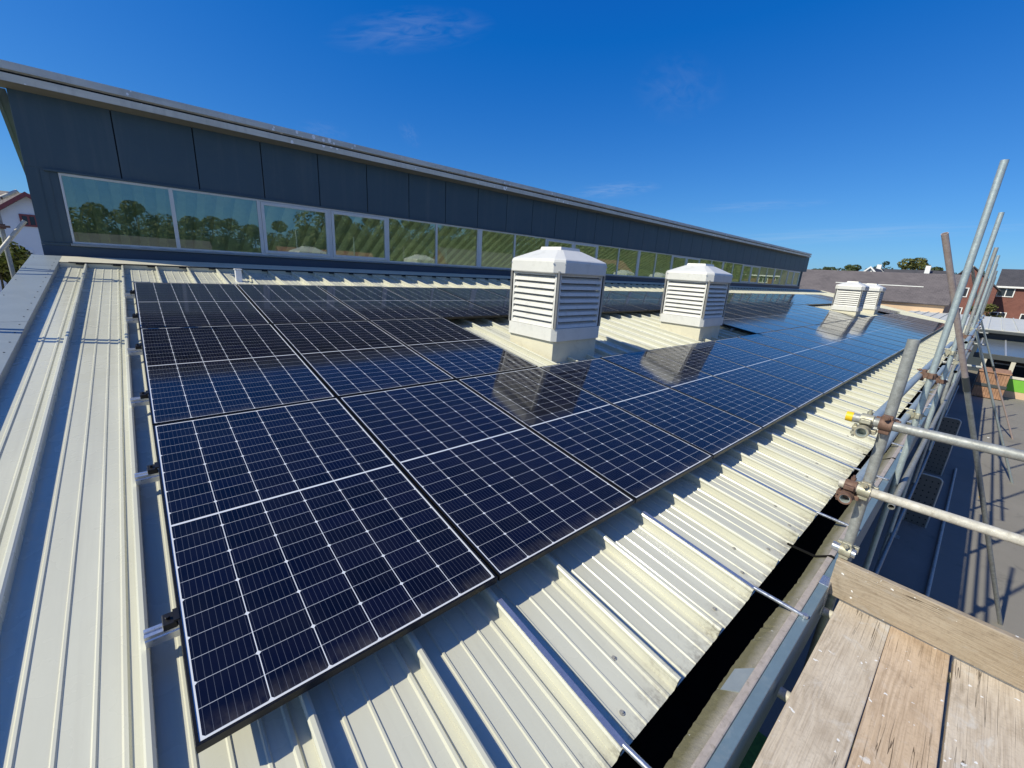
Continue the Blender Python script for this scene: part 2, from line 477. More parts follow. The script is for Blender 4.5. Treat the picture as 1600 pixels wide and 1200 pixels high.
def leaf_mat(name, a, b):
    mt, t, p = newmat(name); g = G(t)
    isl = g.n('ShaderNodeNewGeometry').outputs['Random Per Island']
    g.setin(p.inputs['Base Color'], g.mix(isl, a, b))
    p.inputs['Roughness'].default_value = 0.6
    p.inputs['Specular IOR Level'].default_value = 0.25
    return mt

def tile_mat(name, a, b, cw=0.3, chh=0.28):
    mt, t, p = newmat(name); g = G(t)
    o = g.obj()
    br = g.n('ShaderNodeTexBrick')
    if chh < .1:                                   # wall bricks: courses follow the height
        x, y, z = g.xyz(o); cv = g.n('ShaderNodeCombineXYZ')
        g.setin(cv.inputs[0], g.m('ADD', x, y)); g.setin(cv.inputs[1], z)
        g.setin(br.inputs['Vector'], cv.outputs[0])
    else:
        g.setin(br.inputs['Vector'], o)
    br.inputs['Color1'].default_value = (*a, 1); br.inputs['Color2'].default_value = (*b, 1)
    br.inputs['Mortar'].default_value = tuple(c * 0.45 for c in a) + (1,)
    br.inputs['Scale'].default_value = 1.0
    br.inputs['Mortar Size'].default_value = 0.012
    br.inputs['Brick Width'].default_value = cw; br.inputs['Row Height'].default_value = chh
    c = g.mix(g.ramp(g.noise(o, 0.7, 6, 0.7), 0.35, 0.7, 0, 0.45), br.outputs['Color'], tuple(min(1, q * 1.5) for q in b))
    g.setin(p.inputs['Base Color'], c)
    p.inputs['Roughness'].default_value = 0.8
    g.setin(p.inputs['Normal'], g.bump(br.outputs['Fac'], -0.3, 0.02))
    return mt

def asphalt_mat():
    mt, t, p = newmat('asphalt'); g = G(t)
    o = g.obj()
    base = g.mix(g.ramp(g.noise(o, 0.35, 6, 0.65), 0.3, 0.7), (0.185, 0.172, 0.150), (0.255, 0.238, 0.208))
    base = g.mix(g.ramp(g.noise(o, 90, 3, 0.8), 0.4, 0.65, 0, 0.5), base, (0.23, 0.215, 0.195))
    base = g.mix(g.ramp(g.noise(o, 1.7, 5, 0.7, 1.0), 0.58, 0.7, 0, 0.3), base, (0.07, 0.066, 0.06))
    g.setin(p.inputs['Base Color'], base)
    p.inputs['Roughness'].default_value = 0.92
    g.setin(p.inputs['Normal'], g.bump(g.noise(o, 140, 3, 0.7), 0.5, 0.006))
    return mt

def gutter_mat():
    mt, t, p = newmat('mossy_gutter_edge'); g = G(t)
    x, y, z = g.xyz(g.obj()); o = g.obj()
    base = g.mix(g.ramp(g.noise(o, 7, 6, 0.7), 0.3, 0.7), (0.19, 0.175, 0.135), (0.33, 0.30, 0.245))
    e = g.ramp(g.m('ADD', y, g.m('MULTIPLY', g.noise(g.mapv(o, (1, 1, 1)), 14, 5, 0.7), 0.055)), -0.876, -0.842)
    base = g.mix(g.m('MULTIPLY', e, 0.85), base, (0.105, 0.095, 0.035))
    base = g.mix(g.ramp(g.noise(o, 18, 5, 0.7), 0.58, 0.68, 0, 0.6), base, (0.17, 0.16, 0.08))
    base = g.mix(g.ramp(g.noise(o, 32, 4, 0.7), 0.66, 0.72, 0, 0.8), base, (0.62, 0.62, 0.60))
    g.setin(p.inputs['Base Color'], base)
    p.inputs['Roughness'].default_value = 0.75
    g.setin(p.inputs['Normal'], g.bump(g.noise(o, 40, 5, 0.7), 0.5, 0.01))
    return mt

def eave_mat():
    mt, t, p = newmat('weathered_eave_metal'); g = G(t)
    o = g.obj()
    base = g.mix(g.ramp(g.noise(g.mapv(o, (0.6, 4, 4)), 2, 5), 0.3, 0.7), (0.55, 0.535, 0.45), (0.70, 0.68, 0.58))
    v = g.n('ShaderNodeTexVoronoi'); g.setin(v.inputs['Vector'], g.mapv(o, (7, 7, 5.5))); v.inputs['Scale'].default_value = 1.3
    thr = g.m('MULTIPLY', g.ramp(g.noise(g.mapv(o, (0.8, 1, 1)), 1.3, 3, 0.7), 0.42, 0.80), 0.45)
    base = g.mix(g.ramp(g.noise(g.mapv(o, (6, 6, 1.0)), 1.0, 5, 0.7), 0.5, 0.7, 0, .35), base, (0.33, 0.32, 0.29))
    base = g.mix(g.m('MULTIPLY', g.m('LESS_THAN', v.outputs['Distance'], thr), 0.9), base, (0.95, 0.94, 0.90))
    g.setin(p.inputs['Base Color'], base)
    p.inputs['Roughness'].default_value = 0.55
    return mt

def flat_perf_mat():
    mt, t, p = newmat('perforated_sheet'); g = G(t)
    x, y, z = g.xyz(g.obj())
    fy = g.m('SUBTRACT', g.m('FRACT', g.m('MULTIPLY', y, 12.0)), 0.5); fz = g.m('SUBTRACT', g.m('FRACT', g.m('MULTIPLY', z, 9.0)), 0.5)
    d = g.m('ADD', g.m('MULTIPLY', fy, fy), g.m('MULTIPLY', fz, fz))
    g.setin(p.inputs['Base Color'], g.mix(g.m('LESS_THAN', d, 0.02), (0.12, 0.115, 0.105), (0.01, 0.01, 0.012)))
    p.inputs['Roughness'].default_value = 0.6
    return mt

M = {}
M['roof'] = roof_mat()
M['cell'] = cell_mat()
M['black_frame'] = plain('black_anodised_frame', (0.018, 0.018, 0.02), 0.35, 0.6, 0.15)
M['clamp'] = plain('black_clamp', (0.02, 0.02, 0.022), 0.4, 0.4)
M['alu'] = plain('mill_aluminium', (0.70, 0.71, 0.72), 0.32, 0.85, 0.08, 10)
M['strap'] = plain('galvanised_strap', (0.55, 0.57, 0.60), 0.28, 0.8, 0.12, 10)
M['verge'] = plain('blue_grey_flashing', (0.23, 0.265, 0.285), 0.45, 0.0, 0.10, 3, (0.33, 0.35, 0.35), 0.35)
M['fascia_blue'] = plain('blue_grey_fascia', (0.135, 0.195, 0.235), 0.42, 0.0, 0.10, 5, (0.30, 0.33, 0.34), 0.3)
M['clad'] = plain('dark_blue_cladding', (0.046, 0.082, 0.104), 0.5, 0.0, 0.09, 1.2, (0.060, 0.094, 0.108), 0.6)
def streaks(mt, amt):
    t = mt.node_tree; g = G(t); p = t.nodes['Principled BSDF']
    src = p.inputs['Base Color'].links[0].from_socket
    st_ = g.ramp(g.noise(g.mapv(g.obj(), (7, 7, 0.35)), 1.0, 5, 0.65), 0.50, 0.78)
    g.setin(p.inputs['Base Color'], g.mix(g.m('MULTIPLY', st_, amt), src, (0.16, 0.18, 0.18)))
streaks(M['clad'], 0.22); 
M['clad_flash'] = plain('dark_blue_base_flashing', (0.028, 0.060, 0.100), 0.45, 0.0, 0.10, 2)
M['seam_gap'] = plain('dark_joint', (0.006, 0.008, 0.012), 0.8)
M['eave'] = eave_mat()
M['soffit'] = plain('dull_soffit', (0.19, 0.18, 0.14), 0.7, 0.0, 0.12, 2)
M['winframe'] = plain('grey_window_frame', (0.62, 0.63, 0.60), 0.4, 0.0, 0.06)
M['glass'] = glass_mat()
M['room'] = plain('pale_green_room', (0.60, 0.70, 0.42), 0.8)
M['deck'] = plain('ribbed_ceiling_deck', (0.66, 0.68, 0.60), 0.6)
M['white'] = plain('white_vent_metal', (0.68, 0.67, 0.625), 0.38, 0.0, 0.05, 3, (0.46, 0.45, 0.40), 0.35)
M['louvre'] = plain('white_louvre', (0.68, 0.67, 0.63), 0.42, 0.0, 0.06, 3, (0.38, 0.365, 0.32), 0.45)
M['vent_shade'] = plain('shaded_vent_fin', (0.03, 0.03, 0.032), 0.8)  # dark tone standing in for shade on the corner fins
M['vent_core'] = plain('grey_vent_inside', (0.20, 0.20, 0.20), 0.8)
M['curb'] = plain('cream_curb', (0.66, 0.62, 0.48), 0.45, 0.0, 0.07, 3, (0.35, 0.32, 0.24), 0.35)
M['post_grey'] = plain('grey_vent_post', (0.34, 0.33, 0.30), 0.5, 0.2)
M['membrane'] = plain('black_gutter_membrane', (0.012, 0.0115, 0.010), 0.95, 0.0, 0.3, 12, None, 0.3, 0.0, 0.05)
M['gutter'] = gutter_mat()
M['ridge_pink'] = plain('pinkish_gutter_lip', (0.40, 0.345, 0.30), 0.6, 0.0, 0.18, 14, (0.15, 0.13, 0.08), 0.6)
M['wall'] = plain('dark_blue_wall', (0.04, 0.055, 0.075), 0.6)
M['board'] = wood_mat()
M['board_orange'] = wood_mat('orange_board', (0.98, 0.86, 0.755))
M['board_grey'] = wood_mat('grey_brown_board', (0.60, 0.555, 0.515))
M['steel'] = steel_mat('galvanised_tube', (0.24, 0.245, 0.23), (0.40, 0.41, 0.39), (0.20, 0.13, 0.075), 0.45, 0.5, 0.35, 0.56)
M['steel_blue'] = steel_mat('clean_galvanised_tube', (0.36, 0.42, 0.425), (0.50, 0.56, 0.55), None, 0, 0.42, 0.45)
M['steel_worn'] = steel_mat('worn_pale_tube', (0.42, 0.40, 0.34), (0.60, 0.57, 0.50), (0.30, 0.26, 0.19), 0.6, 0.6, 0.15, 0.50)
M['rusty'] = steel_mat('rust_stained_tube', (0.43, 0.33, 0.29), (0.54, 0.45, 0.41), (0.28, 0.16, 0.11), 0.40, 0.65, 0.1, 0.5)
M['coupler_rust'] = steel_mat('rusty_coupler', (0.135, 0.075, 0.05), (0.22, 0.135, 0.10), (0.08, 0.04, 0.028), 0.7, 0.7, 0.2, 0.5)
M['coupler'] = steel_mat('plated_coupler', (0.36, 0.34, 0.24), (0.52, 0.50, 0.40), (0.23, 0.16, 0.09), 0.5, 0.5, 0.5, 0.52)
M['yellow'] = plain('yellow_plastic', (0.80, 0.52, 0.01), 0.45)
M['asphalt'] = asphalt_mat()
M['grass'] = plain('grass', (0.075, 0.17, 0.03), 0.9, 0, 0.4, 20, None, 0, 0.8)
M['field'] = plain('far_ground', (0.10, 0.12, 0.06), 0.95, 0, 0.3, 0.2)
M['screen'] = flat_perf_mat()
M['rim'] = plain('pale_metal_rim', (0.45, 0.46, 0.45), 0.4, 0.3)
M['annex_roof'] = plain('pale_grey_roof_sheet', (0.60, 0.60, 0.55), 0.5, 0.0, 0.08, 1.5, (0.45, 0.45, 0.40), 0.4)
M['dark_metal'] = plain('dark_grey_metal', (0.06, 0.068, 0.07), 0.5)
M['canopy_glass'] = plain('dusty_canopy_sheet', (0.14, 0.155, 0.155), 0.25, 0.0, 0.2, 2)
M['post_white'] = plain('off_white_post', (0.62, 0.58, 0.48), 0.6)
M['green'] = plain('bright_green_board', (0.16, 0.44, 0.045), 0.55, 0.0, 0.08)
M['timber'] = plain('brown_timber', (0.36, 0.20, 0.12), 0.8, 0.0, 0.35, 5, (0.14, 0.08, 0.05), 0.7)
M['slate'] = tile_mat('brown_grey_roof_tile', (0.105, 0.090, 0.088), (0.145, 0.125, 0.12), 0.33, 0.30)
M['slate_dark'] = tile_mat('dark_roof_tile', (0.045, 0.045, 0.052), (0.065, 0.062, 0.068), 0.33, 0.30)
M['tile_red'] = tile_mat('red_roof_tile', (0.26, 0.10, 0.065), (0.32, 0.14, 0.09), 0.33, 0.30)
M['tile_brown'] = tile_mat('brown_roof_tile', (0.25, 0.20, 0.165), (0.33, 0.27, 0.22), 0.33, 0.30)
M['peach'] = plain('peach_render', (0.62, 0.44, 0.29), 0.8, 0.0, 0.10, 0.6)
M['brick'] = tile_mat('red_brick', (0.17, 0.066, 0.052), (0.215, 0.088, 0.068), 0.225, 0.075)
M['white_paint'] = plain('white_paint', (0.78, 0.78, 0.76), 0.5)
M['render_white'] = plain('white_render', (0.74, 0.76, 0.78), 0.8, 0.0, 0.05, 0.8)
M['bargeboard'] = plain('dark_red_bargeboard', (0.22, 0.05, 0.05), 0.5)
M['dark_glass'] = plain('dark_window_glass', (0.03, 0.035, 0.045), 0.08)
M['bark'] = plain('bark', (0.13, 0.10, 0.07), 0.9, 0, 0.3, 8)
M['leaf_olive'] = leaf_mat('olive_leaves', (0.045, 0.062, 0.012), (0.155, 0.145, 0.040))
M['leaf_green'] = leaf_mat('green_leaves', (0.035, 0.060, 0.012), (0.120, 0.150, 0.038))
M['leaf_sunny'] = leaf_mat('sunny_leaves', (0.050, 0.066, 0.020), (0.130, 0.135, 0.050))
M['leaf_dark'] = leaf_mat('dark_leaves', (0.022, 0.038, 0.012), (0.070, 0.090, 0.028))
M['plastic_white'] = plain('white_plastic', (0.8, 0.8, 0.8), 0.4)
M['line_white'] = plain('white_ground_mark', (0.75, 0.74, 0.70), 0.7)
M['line_yellow'] = plain('yellow_ground_mark', (0.65, 0.40, 0.05), 0.7)

# ---------------------------------------------------------------- the ground
ZG = -3.0
tag(MB().quad((-60,-70,ZG),(130,-70,ZG),(130,70,ZG),(-60,70,ZG)).build('playground', M['asphalt']), kind='structure')
tag(MB().quad((-1500,-1500,ZG-.03),(1500,-1500,ZG-.03),(1500,1500,ZG-.03),(-1500,1500,ZG-.03)).build('field', M['field']), kind='structure')
tag(MB().quad((-2,-3.4,ZG+.004),(4.2,-3.4,ZG+.004),(4.2,-0.6,ZG+.004),(-2,-0.6,ZG+.004)).build('lawn', M['grass']), kind='structure')

# ---------------------------------------------------------------- the school building
bld = empty('school_building', (0, 0, ZG), 'long school hall with cream seamed roof and dark blue clerestory wall', 'building')
def part(mb, name, mat, parent=bld):
    o = mb.build(name, mat, parent)
    if parent is bld:
        o.location.z = -ZG
    return o
PAN = -0.16
# roof end is splayed: x of the end at slope distance v
def xend(v): return 33.9 + 0.93 * v
V0, V1 = -0.76, 8.25
SE0, PITCH = -0.515, 0.41
prof = []                                  # seam pitch profile, x from one seam to the next, height over the pan
def one(k):
    x = SE0 + PITCH * k
    r = [(x-.0125,.0),(x-.011,.040),(x-.016,.048),(x-.0165,.058),(x-.010,.0655),(x+.004,.0665),(x+.0125,.061),(x+.0135,.050),(x+.009,.042),(x+.010,.0)]
    for c in (.095, .185, .275, .350):     # stiffening ribs in the pan
        hgt = .0055 if c < .3 else .010
        wd = .0085 if c < .3 else .012
        r += [(x+c-wd,.0),(x+c-wd*.45,hgt),(x+c+wd*.45,hgt),(x+c+wd,.0)]
    return r
prof = [(-0.83, 0.0), (-.70,0),(-.692,.0075),(-.682,.0075),(-.674,0),(-.60,0),(-.592,.0075),(-.582,.0075),(-.574,0)]
NS = 103
for k in range(NS): prof += one(k)
mb = MB()
vs, fs = [], []
def cut(x, v):                              # clip to the splayed end
    return x
rows_v = [V0, 1.5, 4.5, V1]
# one strip per seam so that each strip can stop at the splayed end
strips = []
cur = []
for q in prof:
    cur.append(q)
    if abs(q[1]) < 1e-9 and len(cur) > 10:
        strips.append(cur); cur = [q]
for sp in strips:
    xm = sp[0][0]
    vlo = V0
    if xm > xend(V0):
        vlo = (xm - 33.9) / 0.93
    if vlo > V1 - .05: continue
    for a, b in ((vlo, vlo + (V1 - vlo) * .4), (vlo + (V1 - vlo) * .4, V1)):
        va = [rf(q[0], a, PAN + q[1]) for q in sp]; vb = [rf(q[0], b, PAN + q[1]) for q in sp]
        n = len(sp)
        mb.add(va + vb, [(i, i+1, n+i+1, n+i) for i in range(n-1)])
roofo = mb.build('roof', M['roof'], bld, fix=False)
roofo.location.z = -ZG
# the roof material reads the slope distance, so give the sheet roof-aligned local axes
me = roofo.data
me.transform(ROOFM.inverted())
roofo.rotation_euler = (TH, 0, 0)
# screws in the pans near the eave
sm_ = MB(); sm_.tube((0,0,0), (0,0,.004), .011, 10); sm_.tube((0,0,.0035), (0,0,.009), .0055, 6)
screw = None
for k in range(3, 30):
    for dx, dv in ((.14, .10), (.31, .24)):
        if rnd.random() < .25: continue
        loc = rf(SE0 + PITCH * k + dx + rnd.uniform(-.02,.02), V0 + dv + rnd.uniform(-.02,.02), PAN)
        if screw is None:
            screw = c = sm_.build('roof_screw', M['post_grey'], bld)
        else:
            c = screw.copy(); C.objects.link(c)
        c.location = loc - Vector((0, 0, ZG)); c.rotation_euler = (TH, 0, 0)
# splayed end flashing
mb = MB()
a = [rf(xend(V0) - .1, V0, -.06), rf(xend(V0) + .25, V0, -.06), rf(xend(V1) + .25, V1, -.06), rf(xend(V1) - .1, V1, -.06)]
b = [p - Vector((0, 0, .55)) for p in a]
mb.add(a + b, [(0,1,2,3),(0,4,5,1),(1,5,6,2),(2,6,7,3),(3,7,4,0)])
part(mb, 'end_flashing', M['curb'])
# left verge flashing
mb = MB()
for a, b in ((-1.6, 1.9), (1.905, 4.9), (4.905, 7.78), (7.785, 8.62)):
    mb.bbox((-1.12, a, -.120), (-.80, b, -.085), .004, ROOFM)
    mb.box((-.807, a, PAN-.01), (-.802, b, -.120), ROOFM)
    mb.box((-1.116, a, -.45), (-1.11, b, -.120), ROOFM)
part(mb, 'verge_flashing', M['verge'])
rv = None
for i in range(34):
    v = -.6 + i * .27
    for x, ok in ((-.845, True), (-1.08, i % 3 == 0)):
        if not ok: continue
        if rv is None:
            rv = c = MB().tube((0,0,-.001), (0,0,.004), .006, 8).build('rivet', M['dark_metal'], bld)
        else:
            c = rv.copy(); C.objects.link(c)
        c.location = rf(x, v + (.1 if x < -1 else 0), -.085) - Vector((0, 0, ZG)); c.rotation_euler = (TH, 0, 0)
# turned-up pan ends, dark comb of painted gap shade, and apron against the clerestory
mb = MB()
for k in range(-1, 104):
    x0 = SE0 + PITCH * k + .016; x1 = x0 + PITCH - .032
    if k == -1: x0 = -.80
    if x0 > xend(8.2) - .3: break
    mb.box((x0, 8.10, PAN - .002), (x1, 8.106, PAN + .062), ROOFM)
part(mb, 'pan_end', M['curb'])
mb = MB()
mb.box((-.80, 8.12, -.094), (41.0, 8.62, -.086), ROOFM)
part(mb, 'apron_flashing', M['curb'])
pr = [(-.70, -.084)]
for k in range(0, 100):
    x = SE0 + PITCH * k
    if x > xend(8.2) - .3: break
    pr += [(x - .115, -.084), (x - .110, -.112), (x - .022, -.112), (x - .017, -.084)]
pr += [(41.0, -.084), (41.0, -.0795), (-.70, -.0795)]
mb = MB(); mb.extrude(pr, 8.075, 8.119, 'y', mat=ROOFM)
part(mb, 'gap_shade_strip', M['seam_gap'])  # dark teeth painted in for the shadows under the apron

# gutter and eave
XG0, XG1 = -1.05, 33.6
mb = MB()
mb.extrude([(-.60,-.52),(-.60,-.545),(-.862,-.545),(-.862,-.31),(-.853,-.31),(-.852,-.535),(-.62,-.535),(-.62,-.52)], XG0, XG1)
part(mb, 'gutter', M['membrane'])
mb = MB()
seg = 900
pv = []
for i in range(seg + 1):
    x = XG0 + (XG1 - XG0) * (i / seg) ** 2.2
    j = .010 * math.sin(x * 2.7) * math.sin(x * 1.1 + 2) + rnd.uniform(-.0015, .0015) + (rnd.uniform(-.006, .0) if rnd.random() < .06 else 0)
    pv.append((Vector((x, -.846 + j, -.272)), Vector((x, -.915, -.236)), Vector((x, -.846 + j, -.31)), Vector((x, -.915, -.31))))
vs = [p for q in pv for p in q]
fs = []
for i in range(seg):
    o = i * 4
    fs += [(o, o+1, o+5, o+4), (o+2, o, o+4, o+6)]
mb.add(vs, fs)
part(mb, 'gutter_edge', M['gutter'])
mb = MB(); mb.bbox((XG0, -.9475, -.30), (XG1, -.9155, -.221), .006)
part(mb, 'gutter_lip', M['ridge_pink'])
mb = MB()
jx = [XG0, 2.80, 5.9, 8.9, 11.9, 14.9, 17.9, 20.9, 23.9, 26.9, 29.9, XG1]
for a, b in zip(jx[:-1], jx[1:]):
    mb.bbox((a + .003, -.992, -.50), (b - .003, -.948, -.226), .004)
fb = part(mb, 'fascia', M['fascia_blue'])
for b in jx[1:-1]:
    MB().bbox((b - .05, -.9945, -.42), (b + .05, -.946, -.2225), .003).build('joint_cover', M['strap'], fb)
for x in (1.70, 4.6, 7.5, 10.4):                         # sealed joints of the gutter lining
    mb = MB()
    mb.add([(x, -.915, -.2305), (x + .17, -.915, -.2305), (x + .13, -.852, -.2635), (x - .02, -.852, -.2635), (x, -.917, -.2355), (x + .17, -.917, -.2355), (x + .13, -.850, -.271), (x - .02, -.850, -.271)],
           [(0,1,2,3),(0,1,5,4),(1,2,6,5),(2,3,7,6),(3,0,4,7)])
    part(mb, 'gutter_joint', M['verge'])
# gutter straps: bright flat bars clipped along every third seam, down to the fascia
for k in range(4, 80, 3):
    x = SE0 + PITCH * k + .004
    mb = MB()
    mb.box((x - .013, V0 + .005, PAN + .0675), (x + .013, -.045, PAN + .0715), ROOFM)
    mb.box((x + .0115, V0 + .005, PAN + .045), (x + .0145, -.045, PAN + .0675), ROOFM)
    p0 = rf(x, V0 + .005, PAN + .070); p1 = Vector((x + .02, -.972, -.218))
    mb.tube(p0, p1, .011, 8)
    mb.tube(p1 + Vector((0,0,-.006)), p1 + Vector((0,0,.012)), .014, 10)
    o = part(mb, 'gutter_strap', M['strap'])
for k in range(2, 60, 6):
    x = SE0 + PITCH * k + .31
    mb = MB()
    mb.extrude([(-.70,-.262),(-.86,-.262),(-.93,-.214),(-.95,-.216),(-.95,-.222),(-.93,-.220),(-.86,-.268),(-.70,-.268)], x, x + .022)
    part(mb, 'gutter_stay', M['membrane'])
# wall below the eave, with soffit
mb = MB()
mb.box((XG0 + .1, -.60, 0 + ZG), (XG1, -.35, -.555))
mb.box((XG0, -.946, -.57), (XG1, -.35, -.55))
mb.box((XG0 + .1, -.35, ZG), (XG0 + .3, 13.0, -.35))
wl = part(mb, 'wall', M['wall'])
for x in (4.3, 8.1, 12.2, 16.3, 20.4):                  # ground-floor windows in the shaded wall
    f = MB().bbox((x, -.63, -2.3), (x + 2.2, -.601, -.9), .006).build('window', M['winframe'], bld); f.location.z = -ZG
    MB().box((x + .06, -.634, -2.24), (x + 1.07, -.631, -.96)).box((x + 1.13, -.634, -2.24), (x + 2.14, -.631, -.96)).build('pane', M['dark_glass'], f)

# clerestory
WY = 8.68
XW0, XW1 = -1.0, 37.5
ZB, ZS, ZH, ZT = 1.06, 1.365, 2.40, 3.44
mb = MB()
mb.box((XW0, WY - .030, ZB), (XW1, WY + .1, ZS - .03))
part(mb, 'base_flashing', M['clad_flash'])
mb = MB(); mb.bbox((-.68, WY - .075, ZS - .025), (XW1, WY - .031, ZS + .010), .004)
part(mb, 'sill', M['verge'])
mb = MB(); mb.box((XW0, WY - .036, ZS - .028), (-.69, WY + .09, ZS + .005))
mb.box((XW0, WY - .009, ZS + .006), (-.66, WY + .1, ZH + .0445))
for x in (-.86, -.76): mb.box((x, WY - .016, ZS + .01), (x + .008, WY - .0095, ZH + .03))
part(mb, 'corner_cladding', M['clad'])
mb = MB(); mb.box((XW0 + .02, WY + .02, ZH + .02), (XW1, WY + .1, ZT + .1))
part(mb, 'joint_backing', M['seam_gap'])
mb = MB()
xs = [XW0] + [.073 + 1.0345 * i for i in range(39)]
for a, b in zip(xs[:-1], xs[1:]):
    if b > XW1: b = XW1
    mb.bbox((a + .008, WY - .012, ZH + .045), (b - .008, WY + .015, ZT + .06), .003)
part(mb, 'cladding', M['clad'])
mb = MB(); mb.bbox((-.80, WY - .05, ZH + .012), (XW1, WY - .013, ZH + .043), .003)
part(mb, 'head_flashing', M['clad'])
# chamfered far end
mb = MB()
def chamfer(mb, z0, z1, off, th=.1):
    d = Vector((2.6, 2.3, 0)); nrm = Vector((2.3, -2.6, 0)).normalized()
    p = Vector((XW1, WY - .012, 0)) + nrm * off; q = p + d
    a = [p, q, q - nrm * th, p - nrm * th]
    mb.add([(v.x, v.y, z0) for v in a] + [(v.x, v.y, z1) for v in a], [(3,2,1,0),(4,5,6,7),(0,1,5,4),(1,2,6,5),(2,3,7,6),(3,0,4,7)])
chamfer(mb, ZB, ZT + .06, 0)
part(mb, 'end_wall', M['clad'])
d_ = Vector((2.6, 2.3, 0)); n_ = Vector((2.3, -2.6, 0)).normalized()
for f0, f1 in ((.04, .34), (.36, .65), (.67, .96)):
    p = Vector((XW1, WY - .012, 0)) + d_ * f0 + n_ * .002; q = Vector((XW1, WY - .012, 0)) + d_ * f1 + n_ * .002
    def slab(p, q, z0, z1, th):
        a = [p, q, q + n_ * th, p + n_ * th]
        return MB().add([(v.x, v.y, z0) for v in a] + [(v.x, v.y, z1) for v in a], [(3,2,1,0),(4,5,6,7),(0,1,5,4),(1,2,6,5),(2,3,7,6),(3,0,4,7)])
    f = part(slab(p, q, ZS + .01, ZH + .01, .02), 'window', M['winframe'])
    e = (q - p).normalized() * .05
    slab(p + e + n_ * .021, q - e + n_ * .021, ZS + .06, ZH - .04, .004).build('pane', M['dark_glass'], f)
# eave of the upper roof: two weathered bands with a dark slot between, soffit below
EY = 8.40
mb = MB()
def band(y0, y1, z0, z1):
    pts = [(-1.30, y0), (37.62, y0), (40.45, y0 + 2.5), (40.25, y1 + 2.5), (37.42, y1), (-1.30, y1)]
    n = len(pts)
    mb.add([(x, y, z0) for x, y in pts] + [(x, y, z1) for x, y in pts],
           [(0,1,4,5),(1,2,3,4),(6,7,10,11),(7,8,9,10)] + [(i, (i+1) % n, n + (i+1) % n, n + i) for i in range(n)])
band(EY, WY - .02, 3.475, 3.575)
band(EY + .05, WY, 3.612, 3.63)
part(mb, 'eave', M['eave'])
mb = MB(); mb.extrude([(EY - .01, 3.622), (EY + .005, 3.725), (EY + .5, 3.76), (EY + .5, 3.66), (EY + .1, 3.635)], -1.30, 37.62)
mb.add([(37.62, EY + .005, 3.725), (40.45, EY + 2.5, 3.60), (40.1, EY + 2.9, 3.62), (37.42, EY + .5, 3.76), (37.62, EY - .01, 3.622), (40.45, EY + 2.49, 3.50)],
       [(0,1,2,3),(0,4,5,1)])
part(mb, 'roof_edge', M['eave'])
mb = MB(); mb.box((-1.28, EY + .075, 3.576), (36.8, WY - .01, 3.611))
part(mb, 'eave_slot', M['seam_gap'])
mb = MB(); mb.add([(-1.28, EY + .004, 3.470), (37, EY + .004, 3.470), (37, WY + .02, 3.440), (-1.28, WY + .02, 3.440)], [(0,1,2,3)])
part(mb, 'soffit', M['soffit'])
mb = MB()
mb.add([(-1.09, WY, 3.43), (-1.0, WY, 3.43), (-1.0, 11.0, 1.5), (-1.09, 11.0, 1.5)], [(0,1,2,3)])
part(mb, 'verge_soffit', M['clad'])
mb = MB()
mb.add([(-1.13, WY, 3.60), (-1.09, WY, 3.60), (-1.09, 11.0, 1.7), (-1.13, 11.0, 1.7), (-1.13, WY, 3.40), (-1.09, WY, 3.40), (-1.09, 11.0, 1.5), (-1.13, 11.0, 1.5)],
       [(0,1,2,3),(4,5,6,7),(0,1,5,4),(1,2,6,5),(2,3,7,6),(3,0,4,7)])
part(mb, 'verge_board', M['clad'])
# upper roof behind, falling away, with the ribbed deck seen through the windows
mb = MB()
mb.add([(-1.0, EY + .5, 3.755), (37.4, EY + .5, 3.755), (37.4, 12.3, 1.69), (-1.0, 12.3, 1.69)], [(0,1,2,3)])
mb.add([(-1.0, 14.2, .66), (37.4, 14.2, .66), (37.4, 15.5, -.05), (-1.0, 15.5, -.05)], [(0,1,2,3)])  # opening between the slopes, added so sun brightens the ceiling
part(mb, 'upper_roof', M['annex_roof'])
mb = MB()
sl = (3.35 - (-.2)) / (15.0 - 8.8)
prof = []
x = -.95
while x < 37.0:
    prof += [(x, 0), (x + .14, 0), (x + .17, -.13), (x + .30, -.13)]
    x += .33
n = len(prof)
va = [(q[0], 8.80, 3.35 + q[1]) for q in prof]; vb = [(q[0], 12.2, 1.40 + q[1]) for q in prof]
mb.add(va + vb, [(i, i+1, n+i+1, n+i) for i in range(n-1)])
part(mb, 'ceiling_deck', M['deck'])
mb = MB()
mb.box((-.98, WY + .1, -2.0), (-.93, 15.0, 3.40)); mb.box((37.35, WY + .1, -2.0), (37.4, 15.0, 3.40))
mb.box((-.95, WY + .1, -2.05), (37.35, 15.0, -2.0))  # back side left open to let more daylight reach the ceiling
mb.box((-.93, WY + .101, -2.0), (37.35, WY + .12, ZS))
part(mb, 'room_shell', M['room'])
